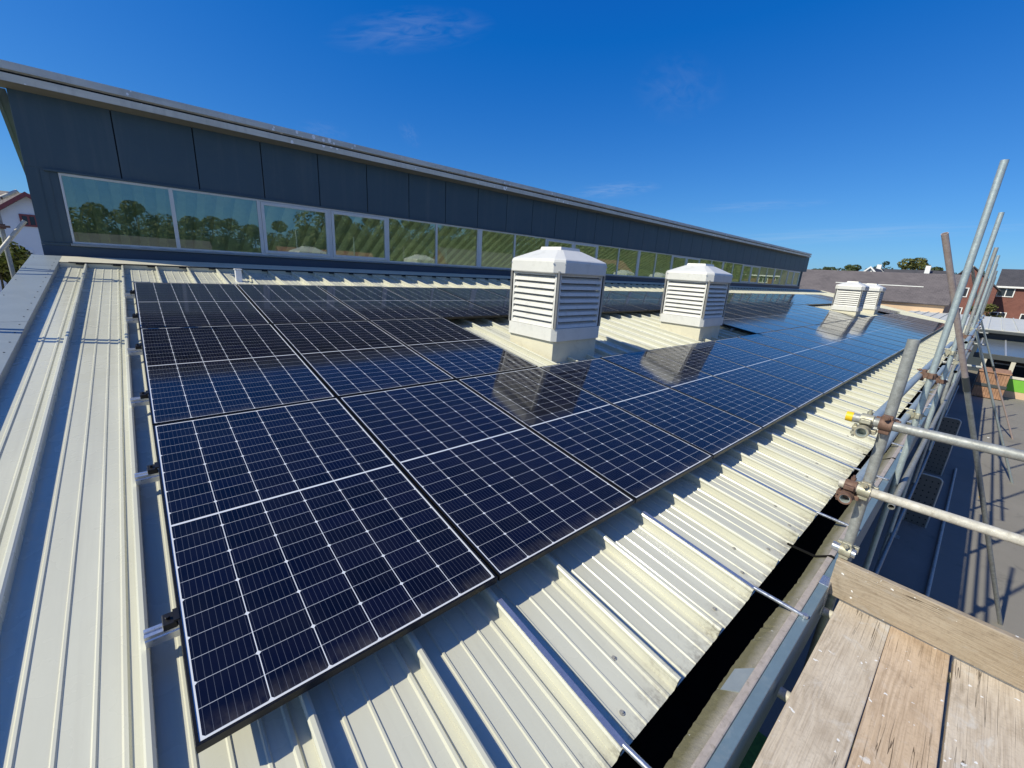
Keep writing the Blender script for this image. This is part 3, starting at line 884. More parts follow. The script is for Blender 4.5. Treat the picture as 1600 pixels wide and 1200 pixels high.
# windows, in groups of six
def window(x0, x1, kind, pillar):
    mb = MB()
    z0, z1 = ZS + .012, ZH + .010
    fw_ = .028 if kind == 'fixed' else .030
    y0, y1 = WY - .028, WY + .04
    mb.bbox((x0, y0, z0), (x0 + fw_, y1, z1), .003); mb.bbox((x1 - fw_, y0, z0), (x1, y1, z1), .003)
    mb.bbox((x0 + fw_, y0, z0), (x1 - fw_, y1, z0 + .030), .003); mb.bbox((x0 + fw_, y0, z1 - .034), (x1 - fw_, y1, z1), .003)
    ins = fw_
    if pillar:
        mb.bbox((x1 + .001, WY - .035, z0), (x1 + pillar, WY + .05, z1), .004)
    f = mb.build('window', M['winframe'], bld); f.location.z = -ZG
    if kind == 'opening':
        s = .055
        m2 = MB()
        a0, a1, b0, b1 = x0 + ins + .004, x1 - ins - .004, z0 + .034, z1 - .038
        ya, yb = WY - .040, WY + .02
        m2.bbox((a0, ya, b0), (a0 + s, yb, b1), .004); m2.bbox((a1 - s, ya, b0), (a1, yb, b1), .004)
        m2.bbox((a0 + s, ya, b0), (a1 - s, yb, b0 + s), .004); m2.bbox((a0 + s, ya, b1 - s), (a1 - s, yb, b1), .004)
        m2.build('sash', M['winframe'], f)
        g0, g1, h0, h1 = a0 + s, a1 - s, b0 + s, b1 - s
    else:
        g0, g1, h0, h1 = x0 + ins, x1 - ins, z0 + .030, z1 - .034
    yy = WY - .005
    MB().quad((g0, yy, h0), (g1, yy, h0), (g1, yy, h1), (g0, yy, h1)).build('pane', M['glass'], f)
x = -.655
for gi in range(5):
    for i in range(6):
        p = .13 if i == 5 else 0
        if x + 1.335 > XW1: break
        window(x, x + 1.335, 'opening' if i in (2, 3) else 'fixed', p)
        x += 1.335
    x += .13 - .09

# ---------------------------------------------------------------- solar panels
def make_panel():
    root = empty('solar_panel', (0,0,0), None, 'solar panel', 'solar panels in three rows on the roof')
    lip, d = .010, .035
    mb = MB()
    for a, b in (((0,0),(W_,lip)), ((0,H_-lip),(W_,H_)), ((0,lip),(lip,H_-lip)), ((W_-lip,lip),(W_,H_-lip))):
        mb.bbox((a[0], a[1], -d), (b[0], b[1], 0), .0012)
    mb.build('frame', M['black_frame'], root)
    MB().quad((lip-.002, lip-.002, -.0035), (W_-lip+.002, lip-.002, -.0035), (W_-lip+.002, H_-lip+.002, -.0035), (lip-.002, H_-lip+.002, -.0035)).build('glass', M['cell'], root)
    MB().quad((lip, lip, -.030), (lip, H_-lip, -.030), (W_-lip, H_-lip, -.030), (W_-lip, lip, -.030)).build('backsheet', M['clamp'], root)
    return root
PP, RP = 1.154, 2.130
ORD = ['first','second','third','fourth','fifth','sixth','seventh','eighth','ninth','tenth','eleventh','twelfth','thirteenth','fourteenth','fifteenth','sixteenth','seventeenth','eighteenth','nineteenth','twentieth','twenty-first','twenty-second','twenty-third','twenty-fourth','twenty-fifth','twenty-sixth','twenty-seventh','twenty-eighth','twenty-ninth']
lay = []
for i in range(26): lay.append((0, i, 'glossy black solar panel, %s from the left in the bottom row beside the eave' % ORD[i]))
for i in range(3): lay.append((1, i, 'glossy black solar panel, %s from the left in the middle row before the ventilators' % ORD[i]))
for i in range(9, 19): lay.append((1, i, 'glossy black solar panel, %s to the right of the second ventilator in the middle row' % ORD[i - 9]))
for i in range(25, 28): lay.append((1, i, 'blue-reflecting solar panel, %s beyond the farthest ventilator in the middle row' % ORD[i - 25]))
for i in range(29): lay.append((2, i, 'glossy black solar panel, %s from the left in the top row below the windows' % ORD[i]))
proto = make_panel()
for k, (r, i, lab) in enumerate(lay):
    o = proto if k == 0 else copy_tree(proto)
    o['label'] = lab
    o.location = rf(i * PP + rnd.uniform(-.002,.002), r * RP + rnd.uniform(-.002,.002), 0)
    o.rotation_euler = (TH + rnd.uniform(-.0022,.0022), rnd.uniform(-.0022,.0022), 0)
# rails under them
RPROF = [(-.020,-.0925),(.020,-.0925),(.020,-.060),(.016,-.056),(.016,-.052),(.020,-.048),(.020,-.037),(.006,-.037),(.006,-.046),(-.006,-.046),(-.006,-.037),(-.020,-.037),(-.020,-.048),(-.016,-.052),(-.016,-.056),(-.020,-.060)]
names = ['lowest', 'second lowest', 'third lowest', 'third highest', 'second highest', 'highest']
for q in range(6):
    r, dv = divmod(q, 2)
    v = r * RP + (.52, 1.62)[dv]
    x1 = (26 * PP + .05, 28 * PP + .05, 29 * PP + .05)[r]
    ro = empty('mounting_rail', rf(-.10, v, 0), 'silver aluminium rail end poking out left of the panels, %s of six' % names[q], 'mounting rail', 'rails under the solar panels', (TH, 0, 0))
    if r == 1:
        for a, b in ((0, 3 * PP + .15), (9 * PP, 19 * PP + .2), (25 * PP, x1)):
            MB().extrude(RPROF, a, b, 'x').build('rail', M['alu'], ro)
    else:
        MB().extrude(RPROF, 0, x1, 'x').build('rail', M['alu'], ro)
    mb = MB()
    mb.bbox((.055, -.028, -.036), (.098, .028, -.006), .003); mb.box((.088, -.028, -.006), (.106, .028, .003))
    mb.tube((.072, 0, -.006), (.072, 0, .006), .007, 8)
    mb.build('end_clamp', M['clamp'], ro)
# ---------------------------------------------------------------- ventilators
def vent_body(root, W, D):
    # local origin: centre of the curb at roof level; z up (world vertical)
    hx, hy = W / 2, D / 2
    def add(mb, name, mat, par=root): return mb.build(name, mat, par)
    mb = MB(); mb.bbox((-hx + .01, -hy + .01, -.16), (hx - .01, hy - .01, .235), .006)
    add(mb, 'curb', M['curb'])
    mb = MB()
    z0, z1 = .235, .400
    c = .055
    oct_ = lambda e: [(-hx-e+c,-hy-e),(hx+e-c,-hy-e),(hx+e,-hy-e+c),(hx+e,hy+e-c),(hx+e-c,hy+e),(-hx-e+c,hy+e),(-hx-e,hy+e-c),(-hx-e,-hy-e+c)]
    mb.extrude(oct_(.032), z0, z1, 'z')
    add(mb, 'flange', M['white'])
    mb = MB(); mb.bbox((-hx + .062, -hy + .062, z1 - .01), (hx - .062, hy - .062, 1.13), .01)
    add(mb, 'inner_core', M['vent_core'])  # grey backing stands in for the shade between the blades
    zl0, zl1 = z1 + .002, 1.10
    for a in range(4):
        rot = Matrix.Rotation(a * math.pi / 2, 4, 'Z')
        half = (hx if a % 2 == 0 else hy) - .030
        dist = (hy if a % 2 == 0 else hx) + .002
        fr = MB(); s = .028
        fr.bbox((-half, -dist, zl0), (-half + s, -dist + .045, zl1), .003, rot); fr.bbox((half - s, -dist, zl0), (half, -dist + .045, zl1), .003, rot)
        fr.bbox((-half + s, -dist, zl1 - .03), (half - s, -dist + .045, zl1), .003, rot)
        nb = 8
        hh = (zl1 - .03 - zl0) / nb
        for i in range(nb):
            zb = zl0 + i * hh
            pr = [(-dist - .006, zb + .002), (-dist + .004, zb + hh * .50), (-dist + .052, zb + hh * .86), (-dist + .055, zb + hh * .80), (-dist + .010, zb + hh * .44), (-dist, zb + .002)]
            fr.extrude(pr, -half + s + .001, half - s - .001, 'x', mat=rot)
        add(fr, 'louvre_panel', M['louvre'])
        # corner fin along the diagonal: inner plate dark as painted shade, outer edge pale
        cx, cy = -(hx if a % 2 == 0 else hy) + .020, -(hy if a % 2 == 0 else hx) + .020
        m2 = rot @ Matrix.Translation((cx, cy, 0)) @ Matrix.Rotation(R(225), 4, 'Z')
        fin = add(MB().box((-.02, -.004, zl0 - .002), (.024, .004, 1.13), m2), 'corner_fin', M['vent_shade'])
        MB().box((.0245, -.012, zl0 - .002), (.050, .012, 1.13), m2).build('edge_strip', M['post_grey'], fin)
    # cap: skirt with chamfered corners, sloping lid, raised top
    mb = MB()
    e = .060; cc = .105
    o2 = [(-hx-e+cc,-hy-e),(hx+e-cc,-hy-e),(hx+e,-hy-e+cc),(hx+e,hy+e-cc),(hx+e-cc,hy+e),(-hx-e+cc,hy+e),(-hx-e,hy+e-cc),(-hx-e,-hy-e+cc)]
    def sc(f, dz): return [(x * f, y * f, dz) for x, y in o2]
    rings = [sc(.985, 1.100), sc(1.0, 1.112), sc(1.0, 1.240), sc(.985, 1.266), sc(.955, 1.280), sc(.44, 1.405)]
    vs = [p for r in rings for p in r]; fs = []
    for k in range(len(rings) - 1):
        for i in range(8):
            j = (i + 1) % 8
            fs.append((k*8+i, k*8+j, k*8+8+j, k*8+8+i))
    fs.append(tuple(range(40, 48))); fs.append(tuple(range(7, -1, -1)))
    mb.add(vs, fs)
    cap = add(mb, 'cap', M['white'])
    mb = MB()
    a, b = .185, .20
    mb.add([(-a-.015,-a-.015,1.395),(a+.015,-a-.015,1.395),(a+.015,a+.015,1.395),(-a-.015,a+.015,1.395),(-a,-a,1.445),(a,-a,1.445),(a,a,1.445),(-a,a,1.445)],
           [(0,1,5,4),(1,2,6,5),(2,3,7,6),(3,0,4,7),(4,5,6,7)])
    mb.build('lid', M['white'], cap)
    for i in range(8):                                   # bolts on the skirt
        x, y = o2[i]
        d = Vector((x, y, 0)).normalized()
        MB().tube(Vector((x, y, 1.215)) - d * .015, Vector((x, y, 1.215)) + d * .008, .010, 8).build('bolt', M['strap'], cap)
vl = ['tall white louvred roof ventilator nearest the camera, at the left of the pair', 'white louvred roof ventilator second from the left, beside the nearest one',
      'small far white louvred ventilator, the left one of the distant pair', 'small farthest white louvred ventilator at the right end of the row']
vx = [4.07, 8.32, 22.62, 26.80]
v0 = None
for i in range(4):
    p = rf(vx[i] + .45, 2.47 + .44, PAN)
    if v0 is None:
        v0 = o = empty('roof_ventilator', p, vl[0], 'ventilator', 'white louvred ventilators on the roof')
        vent_body(o, .93, .89)
    else:
        o = copy_tree(v0); o.location = p; o['label'] = vl[i]
# small white outlet near the wall
o = empty('vent_outlet', rf(1.34, 7.35, PAN), 'small white upright outlet box on the roof below the windows', 'vent')
mb = MB(); mb.bbox((-.045, -.045, -.02), (.045, .045, .185), .01); mb.build('box', M['plastic_white'], o)
mb = MB(); mb.bbox((-.055, -.055, .186), (.055, .055, .205), .006); mb.build('cover', M['plastic_white'], o)

# ---------------------------------------------------------------- scaffold along the eave
TR = .0242
sc = empty('scaffold', (2.88, -1.02, ZG), 'grey tube scaffold with tall leaning looking poles along the gutter', 'scaffold')
def sp(mb, name, mat, par=sc):
    o = mb.build(name, mat, par)
    if par is sc: o.location = (-2.88, 1.02, -ZG)
    return o
def coupler(center, ax1, ax2, mat, par=sc, flip=1):
    """double coupler: two hinged bands with their bolts"""
    c = Vector(center); a1 = Vector(ax1).normalized(); a2 = Vector(ax2).normalized()
    nrm = a1.cross(a2).normalized() * flip
    mb = MB()
    for s, ax, oth in ((-1, a1, a2), (1, a2, a1)):
        o = c + nrm * s * .027
        mb.tube(o - ax * .026, o + ax * .026, .0315, 18, True)
        for e in (-1, 1):
            q = o + oth * e * .036
            mb.bbox((-.014, -.022, -.012), (.014, .022, .012), .004, Matrix.Translation(q) @ Matrix((oth * e, ax, oth.cross(ax) * e)).transposed().to_4x4())
        q = o + oth * .040
        mb.tube(q - nrm * s * .022, q + nrm * s * .050, .0065, 8)
        mb.tube(q + nrm * s * .022, q + nrm * s * .038, .0125, 6)
    return sp(mb, 'coupler', mat, par)
X0, Y0 = 2.90, -1.006
def tube(name, p0, p1, mat, r=TR, hollow=.004): return sp(MB().tube(p0, p1, r, 20, hollow=hollow), name, mat)
tube('upright_pole', (X0, Y0, ZG), (X0, Y0, 1.175), M['steel'])
stds = [(5.2, -1.015, 2.42, 'steel_blue'), (7.6, -1.035, 2.34, 'steel_blue'), (10.05, -1.05, 2.14, 'steel'), (12.5, -1.07, 2.18, 'steel_blue'), (15.0, -1.06, 2.15, 'steel'), (17.5, -1.06, 2.10, 'steel_blue'), (20.0, -1.06, 2.2, 'steel'), (22.5, -1.06, 2.1, 'steel')]
for x, y, z, mt in stds:
    tube('upright_pole', (x, y, ZG), (x, y, z), M[mt])
    sp(MB().box((x - .075, y - .075, ZG + .001), (x + .075, y + .075, ZG + .009)), 'base_plate', M['steel'])
sp(MB().box((X0 - .075, Y0 - .075, ZG + .005), (X0 + .075, Y0 + .075, ZG + .011)), 'base_plate', M['steel'])
# end guard rails crossing in front of the first standard
gu = tube('guard_rail', (X0 - .0486, -.862, .735), (X0 - .0486, -3.3, .760), M['steel'])
sp(MB().tube((X0 - .0486, -.842, .7348), (X0 - .0486, -.872, .735), .0262, 18), 'end_cap', M['yellow'], gu)
gl_ = tube('guard_rail', (X0 - .0486, -.895, .355), (X0 - .0486, -3.3, .400), M['steel_worn'])
coupler((X0 - .0243, Y0, .7365), (0, 1, 0), (0, 0, 1), M['coupler_rust'])
coupler((X0 - .0243, Y0, .3555), (0, 1, 0), (0, 0, 1), M['coupler'])
# ledgers along the eave, with couplers hanging them under the guard rails
tube('ledger', (X0 - .13, -.930, .686), (9.2, -.955, .700), M['steel_blue'])
tube('ledger', (X0 - .13, -.945, .306), (9.2, -.958, .330), M['steel_blue'])
coupler((X0 - .0486, -.930, .7105), (1, 0, 0), (0, 1, 0), M['coupler'])
coupler((X0 - .0486, -.945, .3305), (1, 0, 0), (0, 1, 0), M['coupler_rust'])
sp(MB().tube((X0 - .135, -.930, .686), (X0 - .085, -.930, .686), .031, 18, hollow=.0075), 'swivel_ring', M['coupler'])
sp(MB().tube((X0 - .135, -.945, .306), (X0 - .085, -.945, .306), .031, 18, hollow=.0075), 'swivel_ring', M['coupler_rust'])
for z in (.76, .33):
    tube('ledger', (8.8, -1.10, z), (22.9, -1.108, z), M['steel_blue'] if z > .5 else M['steel'])
tube('ledger', (4.6, -1.065, -.36), (22.9, -1.108, -.36), M['steel'])
tube('ledger', (4.6, -1.065, -1.9), (22.9, -1.108, -1.9), M['steel'])
for i, (x, y, z, mt) in enumerate(stds):
    for zz in ((.70, .33) if x < 9.2 else (.76, .33)):
        coupler((x, y + (.024 if x < 9.2 else -.024), zz), (1, 0, 0), (0, 0, 1), M['coupler_rust'] if (i + (zz > .5)) % 2 else M['coupler'])
    if i % 2 == 0 and i > 0:
        tube('transom', (x + .06, -.90, .30), (x + .06, -1.35, .30), M['steel'])
for x in (2.72, 1.98, .75):
    tube('transom', (x, -1.005, -.362), (x, -3.4, -.362), M['steel_worn'])
tube('transom', (X0 - .048, -.945, -.020), (X0 - .048, -1.052, -.022), M['strap'])
coupler((X0 - .024, Y0, -.020), (0, 1, 0), (0, 0, 1), M['coupler'])
# raking tubes propped from the playground
def rake(p0, p1, m1, frac=None, m2=None):
    p0 = Vector(p0); p1 = Vector(p1)
    if frac is None: return tube('raking_pole', p0, p1, M[m1])
    q = p0.lerp(p1, frac)
    tube('raking_pole', p0, q, M[m2]); tube('raking_pole', q, p1, M[m1])
    d = (p1 - p0).normalized()
    sp(MB().tube(q - d * .09, q + d * .09, .0285, 16), 'sleeve', M['dark_metal'])
B = Vector((8.503, -2.363, ZG)); T = Vector((6.0, -1.094, .976))
rake(B, B + (T - B) * 1.235, 'rusty', .72, 'steel')
B = Vector((15.68, -2.60, ZG)); T = Vector((14.0, -1.02, .89))
rake(B, B + (T - B) * 1.03, 'steel_blue')
B = Vector((20.79, -2.70, ZG)); T = Vector((19.0, -1.06, .82))
rake(B, B + (T - B) * 1.03, 'steel_blue', .58, 'rusty')
for a, b, mt in (((16.0,-1.03,1.0),(13.2,-.75,2.0),'steel'), ((18.6,-1.03,.9),(15.8,-.70,1.95),'rusty')):
    tube('brace', a, b, M[mt])
# tubes lying on the playground beside the wall
tube('ground_tube', (7.6, -1.62, ZG + .03), (15.5, -1.62, ZG + .03), M['steel_worn'])
# boards of the platform
bl = ['pale weathered scaffold board nearest the gutter, with wavy grain and white splashes', 'brown scaffold board with a long central crack, second from the gutter',
      'yellowish scaffold board with bird droppings, third from the gutter', 'scaffold board fourth from the gutter, along the right picture edge', 'outermost scaffold board of the platform, fifth from the gutter']
ys = -1.045
for i in range(5):
    wdt = .2215
    o = empty('scaffold_board', (.9, ys - wdt / 2, -.319), bl[i], 'board', 'boards of the scaffold platform')
    mb = MB(); mb.bbox((-1.95, -wdt/2, -.019), (1.90 + (.004 if i % 2 else 0), wdt/2, .019), .004)
    mb.build('plank', M['board_orange'] if i in (1, 3) else M['board'], o)
    mb = MB(); mb.box((1.9045, -wdt/2 - .001, -.0205), (1.9065, wdt/2 + .001, .0205)); mb.build('end_band', M['strap'], o)
    o.rotation_euler = (0, 0, (-.0025, .0020, -.001, .002, 0)[i])
    ys -= .2305
o = empty('toe_board', (2.826, -2.2, -.186), 'weathered board on edge across the end of the platform', 'board')
ob = MB().bbox((-1.215, -.113, -.019), (1.215, .113, .019), .004).build('plank', M['board_grey'], o)
o.rotation_euler = (R(90), 0, R(90))

# scaffold beyond the left verge
sl_ = empty('scaffold', (-1.2, 7.5, ZG), 'grey scaffold tubes standing past the left roof edge before a white house', 'scaffold')
def sp2(mb, name, mat):
    o = mb.build(name, mat, sl_); o.location = (1.2, -7.5, -ZG); return o
for (x, y, z) in ((-1.20, 7.50, 2.35), (-1.22, 4.72, 2.35), (-1.22, 4.63, 1.9)):
    sp2(MB().tube((x, y, ZG), (x, y, z), TR, 16, hollow=.004), 'upright_pole', M['steel'])
for z0, z1 in ((1.855, 1.995), (1.30, 1.63)):
    a = Vector((-.975, 7.47, z1)); b = Vector((-1.22, 7.40, z0 - .03))
    d = (b - a)
    sp2(MB().tube(a, a + d * 4, TR, 16, hollow=.004), 'brace', M['steel_worn'])

for z in (1.60, 1.945):
    mb = MB()
    c = Vector((-1.185, 7.45, z - .06))
    mb.tube(c - Vector((0, 0, .03)), c + Vector((0, 0, .03)), .034, 14)
    mb.bbox((-.075, -.018, -.014), (.075, .018, .014), .004, Matrix.Translation(c + Vector((0, -.03, 0))))
    mb.tube(c + Vector((-.055, -.05, 0)), c + Vector((-.055, .04, 0)), .008, 8)
    sp2(mb, 'coupler', M['coupler_rust'])

# perforated screens standing by the wall in the shade
for (x, zt, lab) in ((10.96, -1.95, 'dark perforated screen with pale rounded rim by the wall, the nearer one'), (14.63, -1.51, 'taller dark perforated screen with pale rounded rim, the farther one')):
    o = empty('perforated_screen', (x, -1.235, ZG), lab, 'screen', 'perforated screens by the wall')
    h = zt - ZG; hw = .165; r = .07
    pts = [(-hw, 0), (hw, 0)] + [(hw - r + r * math.cos(t), h - r + r * math.sin(t)) for t in [i * math.pi / 12 for i in range(7)]] + [(-hw + r + r * math.cos(t), h - r + r * math.sin(t)) for t in [math.pi/2 + i * math.pi / 12 for i in range(7)]]
    MB().extrude(pts, -.012, .012, 'x').build('sheet', M['screen'], o)
    mb = MB()
    for p, q in zip(pts[1:], pts[2:] + pts[:1]):
        mb.tube((0, p[0], p[1]), (0, q[0], q[1]), .016, 8)
    mb.build('rim', M['rim'], o)

# ---------------------------------------------------------------- annex, canopy and playground things
ax = empty('annex_building', (46, -5, ZG), 'low annex with pale grey seamed roof beyond the scaffold', 'building')
def ap(mb, name, mat, par=ax):
    o = mb.build(name, mat, par)
    if par is ax: o.location = (-46, 5, -ZG)
    return o
mb = MB()
xa, xb, za, zb = 37.6, 53.5, -.42, -.16
def az_(x): return za + (zb - za) * (x - xa) / (xb - xa)
mb.add([(xa,-14,za),(xb,-14,zb),(xb,3.5,zb),(xa,3.5,za),(xa,-14,za-.12),(xb,-14,zb-.12),(xb,3.5,zb-.12),(xa,3.5,za-.12)], [(0,1,2,3),(4,5,6,7),(0,1,5,4),(1,2,6,5),(2,3,7,6),(3,0,4,7)])
yy = -13.8
while yy < 3.4:
    mb.add([(xa,yy,za),(xb,yy,zb),(xb,yy+.06,zb),(xa,yy+.06,za),(xa,yy,za+.06),(xb,yy,zb+.06),(xb,yy+.06,zb+.06),(xa,yy+.06,za+.06)], [(4,5,6,7),(0,1,5,4),(2,3,7,6),(3,0,4,7)])
    yy += .62
ap(mb, 'roof', M['annex_roof'])
mb = MB(); mb.bbox((xa - .22, -14, za - .20), (xa - .002, 3.5, za - .03), .02); ap(mb, 'gutter', M['dark_metal'])
mb = MB(); mb.box((xa + .4, -13.8, ZG), (xb - .4, 3.3, za - .13)); ap(mb, 'wall', M['wall'])
for y in (-8.6, -6.2, -3.8):
    f = ap(MB().bbox((xa + .34, y, -2.4), (xa + .399, y + 1.8, -1.45), .01), 'window', M['white_paint'])
    MB().box((xa + .33, y + .08, -2.32), (xa + .339, y + 1.72, -1.53)).build('pane', M['dark_glass'], f)
cn = empty('glazed_canopy', (34.5, -4, ZG), 'lean-to canopy of grey glazing on pale posts over the playground', 'canopy')
def cp_(mb, name, mat):
    o = mb.build(name, mat, cn); o.location = (-34.5, 4, -ZG); return o
mb = MB(); mb.add([(31.0,-12,-1.27),(37.9,-12,-.98),(37.9,-1.25,-.98),(31.0,-1.25,-1.27),(31.0,-12,-1.29),(37.9,-12,-1.0),(37.9,-1.25,-1.0),(31.0,-1.25,-1.29)], [(0,1,2,3),(4,5,6,7),(0,1,5,4),(1,2,6,5),(2,3,7,6),(3,0,4,7)])
cp_(mb, 'glazing', M['canopy_glass'])
for i in range(12):
    y = -1.3 - i * .9
    mb = MB(); mb.add([(31.0,y,-1.265),(37.9,y,-.975),(37.9,y-.06,-.975),(31.0,y-.06,-1.265),(31.0,y,-1.235),(37.9,y,-.945),(37.9,y-.06,-.945),(31.0,y-.06,-1.235)], [(4,5,6,7),(0,1,5,4),(2,3,7,6),(3,0,4,7)])
    cp_(mb, 'glazing_bar', M['rim'])
cp_(MB().bbox((30.86,-12,-1.50),(30.995,-1.2,-1.255), .01), 'fascia', M['dark_metal'])
for y in (-1.62, -2.55, -5.6, -8.8):
    cp_(MB().bbox((30.88, y - .075, ZG), (30.99, y + .075, -1.501), .01), 'post', M['post_white'])
o = empty('timber_planter', (28.9, -2.02, ZG), 'brown timber planter box below the canopy', 'planter')
mb = MB()
for i in range(11):
    y = -.46 + i * .0845
    mb.bbox((-.75, y, .03), (-.70, y + .08, 1.165), .006); mb.bbox((.70, y, .03), (.75, y + .08, 1.165), .006)
for i in range(16):
    x = -.695 + i * .0875
    mb.bbox((x, -.46, .03), (x + .082, -.42, 1.165), .006); mb.bbox((x, .42, .03), (x + .082, .46, 1.165), .006)
mb.box((-.69, -.41, .05), (.69, .41, 1.08))
mb.build('box', M['timber'], o)
MB().bbox((-.785, -.49, .52), (-.7505, .49, .66), .006).build('band', M['dark_metal'], o)
mb = MB(); mb.bbox((-.80, -.50, 1.17), (.80, .50, 1.225), .01); mb.build('rim', M['timber'], o)
o = empty('play_board', (29.6, -3.55, ZG), 'bright green board on a low wall before the canopy', 'board')
mb = MB(); mb.bbox((-.03, -1.3, .30), (.03, 1.05, .86), .01); mb.build('panel', M['green'], o)
mb = MB(); mb.bbox((-.06, -1.3, .86), (.06, 1.05, .97), .01); mb.build('cap_rail', M['post_white'], o)
mb = MB(); mb.box((-.08, -1.3, 0), (.08, 1.05, .295)); mb.build('plinth', M['peach'], o)
for i, (x, y, mt, nm, lab) in enumerate(((13.8, -2.09, 'line_yellow', 'chalk_mark', 'small yellow painted mark on the asphalt'), (20.17, -2.165, 'line_white', 'paper_scrap', 'white scrap of paper on the asphalt'))):
    tag(MB().extrude([(-.05, -.02), (.06, -.03), (.05, .03), (-.06, .02)], ZG + .004, ZG + .008, 'z').build(nm, M[mt]), lab, 'scrap' if i else 'mark').location = (x, y, 0)

# ---------------------------------------------------------------- houses
def gable_house(root, L, D, ez, rz, wallm, roofm, z0=ZG, over=.25, barge=None):
    """ridge along local x, length L, depth D; eave and ridge heights are absolute"""
    h = D / 2
    mb = MB()
    a = [(-L/2,-h,0),(L/2,-h,0),(L/2,h,0),(-L/2,h,0)]
    e = ez - z0; r = rz - z0
    vs = a + [(x,y,e) for x,y,_ in a] + [(-L/2,0,r),(L/2,0,r)]
    mb.add(vs, [(0,1,5,4),(2,3,7,6),(1,2,6,9,5),(3,0,4,8,7)])
    mb.build('wall', wallm, root)
    sl = (r - e) / h
    for s in (-1, 1):
        ang = math.atan2(r - e, h)
        ln = math.hypot(h + over, sl * (h + over))
        mb = MB(); mb.box((-L/2 - over, 0, 0), (L/2 + over, ln, .10))
        ro = mb.build('roof', roofm, root)
        ro.location = (0, s * (h + over), e - sl * over + .01)
        ro.rotation_euler = (ang, 0, 0) if s < 0 else (ang, 0, math.pi)
    if barge:
        for ex in (-1, 1):
            mb = MB()
            for s in (-1, 1):
                p = Vector((ex * (L/2 + over), s * (h + over), e - sl * over - .02)); q = Vector((ex * (L/2 + over), 0, r - .02))
                d = Vector((ex * .05, 0, 0)); u = Vector((0, 0, .22))
                mb.add([p, q, q + u, p + u, p + d, q + d, q + u + d, p + u + d], [(0,1,2,3),(4,5,6,7),(0,1,5,4),(3,2,6,7)])
            mb.build('bargeboard', barge, root)
def face_window(root, x, y, z, nrm, w_, h_, fm, gm, bars=1):
    """window on a wall: nrm is 'x-','x+','y-','y+' of the local frame"""
    ang = {'y-': 0, 'x+': 90, 'y+': 180, 'x-': 270}[nrm]
    mt = Matrix.Translation((x, y, z)) @ Matrix.Rotation(R(ang), 4, 'Z')
    mb = MB(); s = .09
    mb.box((-w_/2, -.05, 0), (w_/2, .0, s), mt); mb.box((-w_/2, -.05, h_-s), (w_/2, 0, h_), mt)
    mb.box((-w_/2, -.05, s), (-w_/2+s, 0, h_-s), mt); mb.box((w_/2-s, -.05, s), (w_/2, 0, h_-s), mt)
    for i in range(bars):
        c = -w_/2 + w_ * (i + 1) / (bars + 1)
        mb.box((c - .04, -.045, s), (c + .04, 0, h_ - s), mt)
    f = mb.build('window', fm, root)
    MB().box((-w_/2 + .02, -.02, .02), (w_/2 - .02, -.008, h_ - .02), mt).build('pane', gm, f)
# large tiled building across the far end
o = empty('tiled_building', (60, 15, ZG), 'long building with a broad brown-grey tiled roof across the far end', 'building', rot=(0, 0, R(90)))
gable_house(o, 27, 14, .52, 3.25, M['peach'], M['slate'])
sl = (3.25 - .52) / 7
def onroof(yl, up=.12): return (.52 - ZG) + (7 - yl) * sl + up
for a, b in ((-11.5, -4.6), (2.0, 7.5)):
    yl = 3.6
    MB().box((a, yl - .05, onroof(yl)), (b, yl + .05, onroof(yl) + .07)).build('roof_pipe', M['white_paint'], o)
# peach strip of wall and parapets between the two
o = empty('brick_house', (78, 1.3, ZG), 'red brick house with a pointed gable behind the scaffold poles', 'house')
gable_house(o, 9, 5.0, 2.35, 4.75, M['brick'], M['slate_dark'])
for z in (1.75, -.55):
    face_window(o, -4.52, .3, z - ZG - .5, 'x-', 1.2, 1.1, M['white_paint'], M['dark_glass'], 1)
o = empty('brick_house', (80, -8.2, ZG), 'long red brick house with black roof and white windows at right', 'house', rot=(0, 0, R(90)))
gable_house(o, 14, 8, 2.75, 4.75, M['brick'], M['slate_dark'])
for y in (-1.9, -4.3, -6.7):
    for z in (1.55, -1.25):
        face_window(o, y + 8.2, 4.02, z - ZG, 'y+', 1.35, 1.05, M['white_paint'], M['dark_glass'], 1)
MB().bbox((-7.2, 4.2, 2.55 - ZG), (7.2, 4.35, 2.75 - ZG), .02).build('gutter', M['white_paint'], o)
o = empty('house', (86, 8.4, ZG), 'distant house with dark roof and two white chimneys above the tiled roof', 'house', rot=(0, 0, R(90)))
gable_house(o, 9, 8, 2.2, 4.55, M['brick'], M['slate_dark'])
for x in (-2.4, 3.0):
    MB().bbox((x - .28, .9, 3.9 - ZG), (x + .28, 1.4, 5.2 - ZG), .03).build('chimney', M['white_paint'], o)
o = empty('house', (70, 9.5, ZG), 'small white gable peeping above the tiled roof', 'house')
gable_house(o, 6, 2.6, 2.65, 4.0, M['white_paint'], M['slate_dark'], barge=M['white_paint'])
# white house at the left
o = empty('white_house', (-3.75, 36.5, ZG), 'white rendered gable house with dark red bargeboards at the left', 'house', rot=(0, 0, R(90)))
gable_house(o, 7, 7.0, .75, 3.55, M['render_white'], M['tile_brown'], barge=M['bargeboard'])
face_window(o, -3.5, .12, 2.05 - ZG, 'x-', .62, .60, M['bargeboard'], M['dark_glass'], 1)
face_window(o, -3.5, .75, -.05 - ZG, 'x-', 1.0, .95, M['white_paint'], M['dark_glass'], 1)
o = empty('tiled_house', (-10.5, 42, ZG), 'house with pale brown tiled roof behind the white gable at left', 'house')
gable_house(o, 12, 8, 1.0, 4.2, M['render_white'], M['tile_brown'])
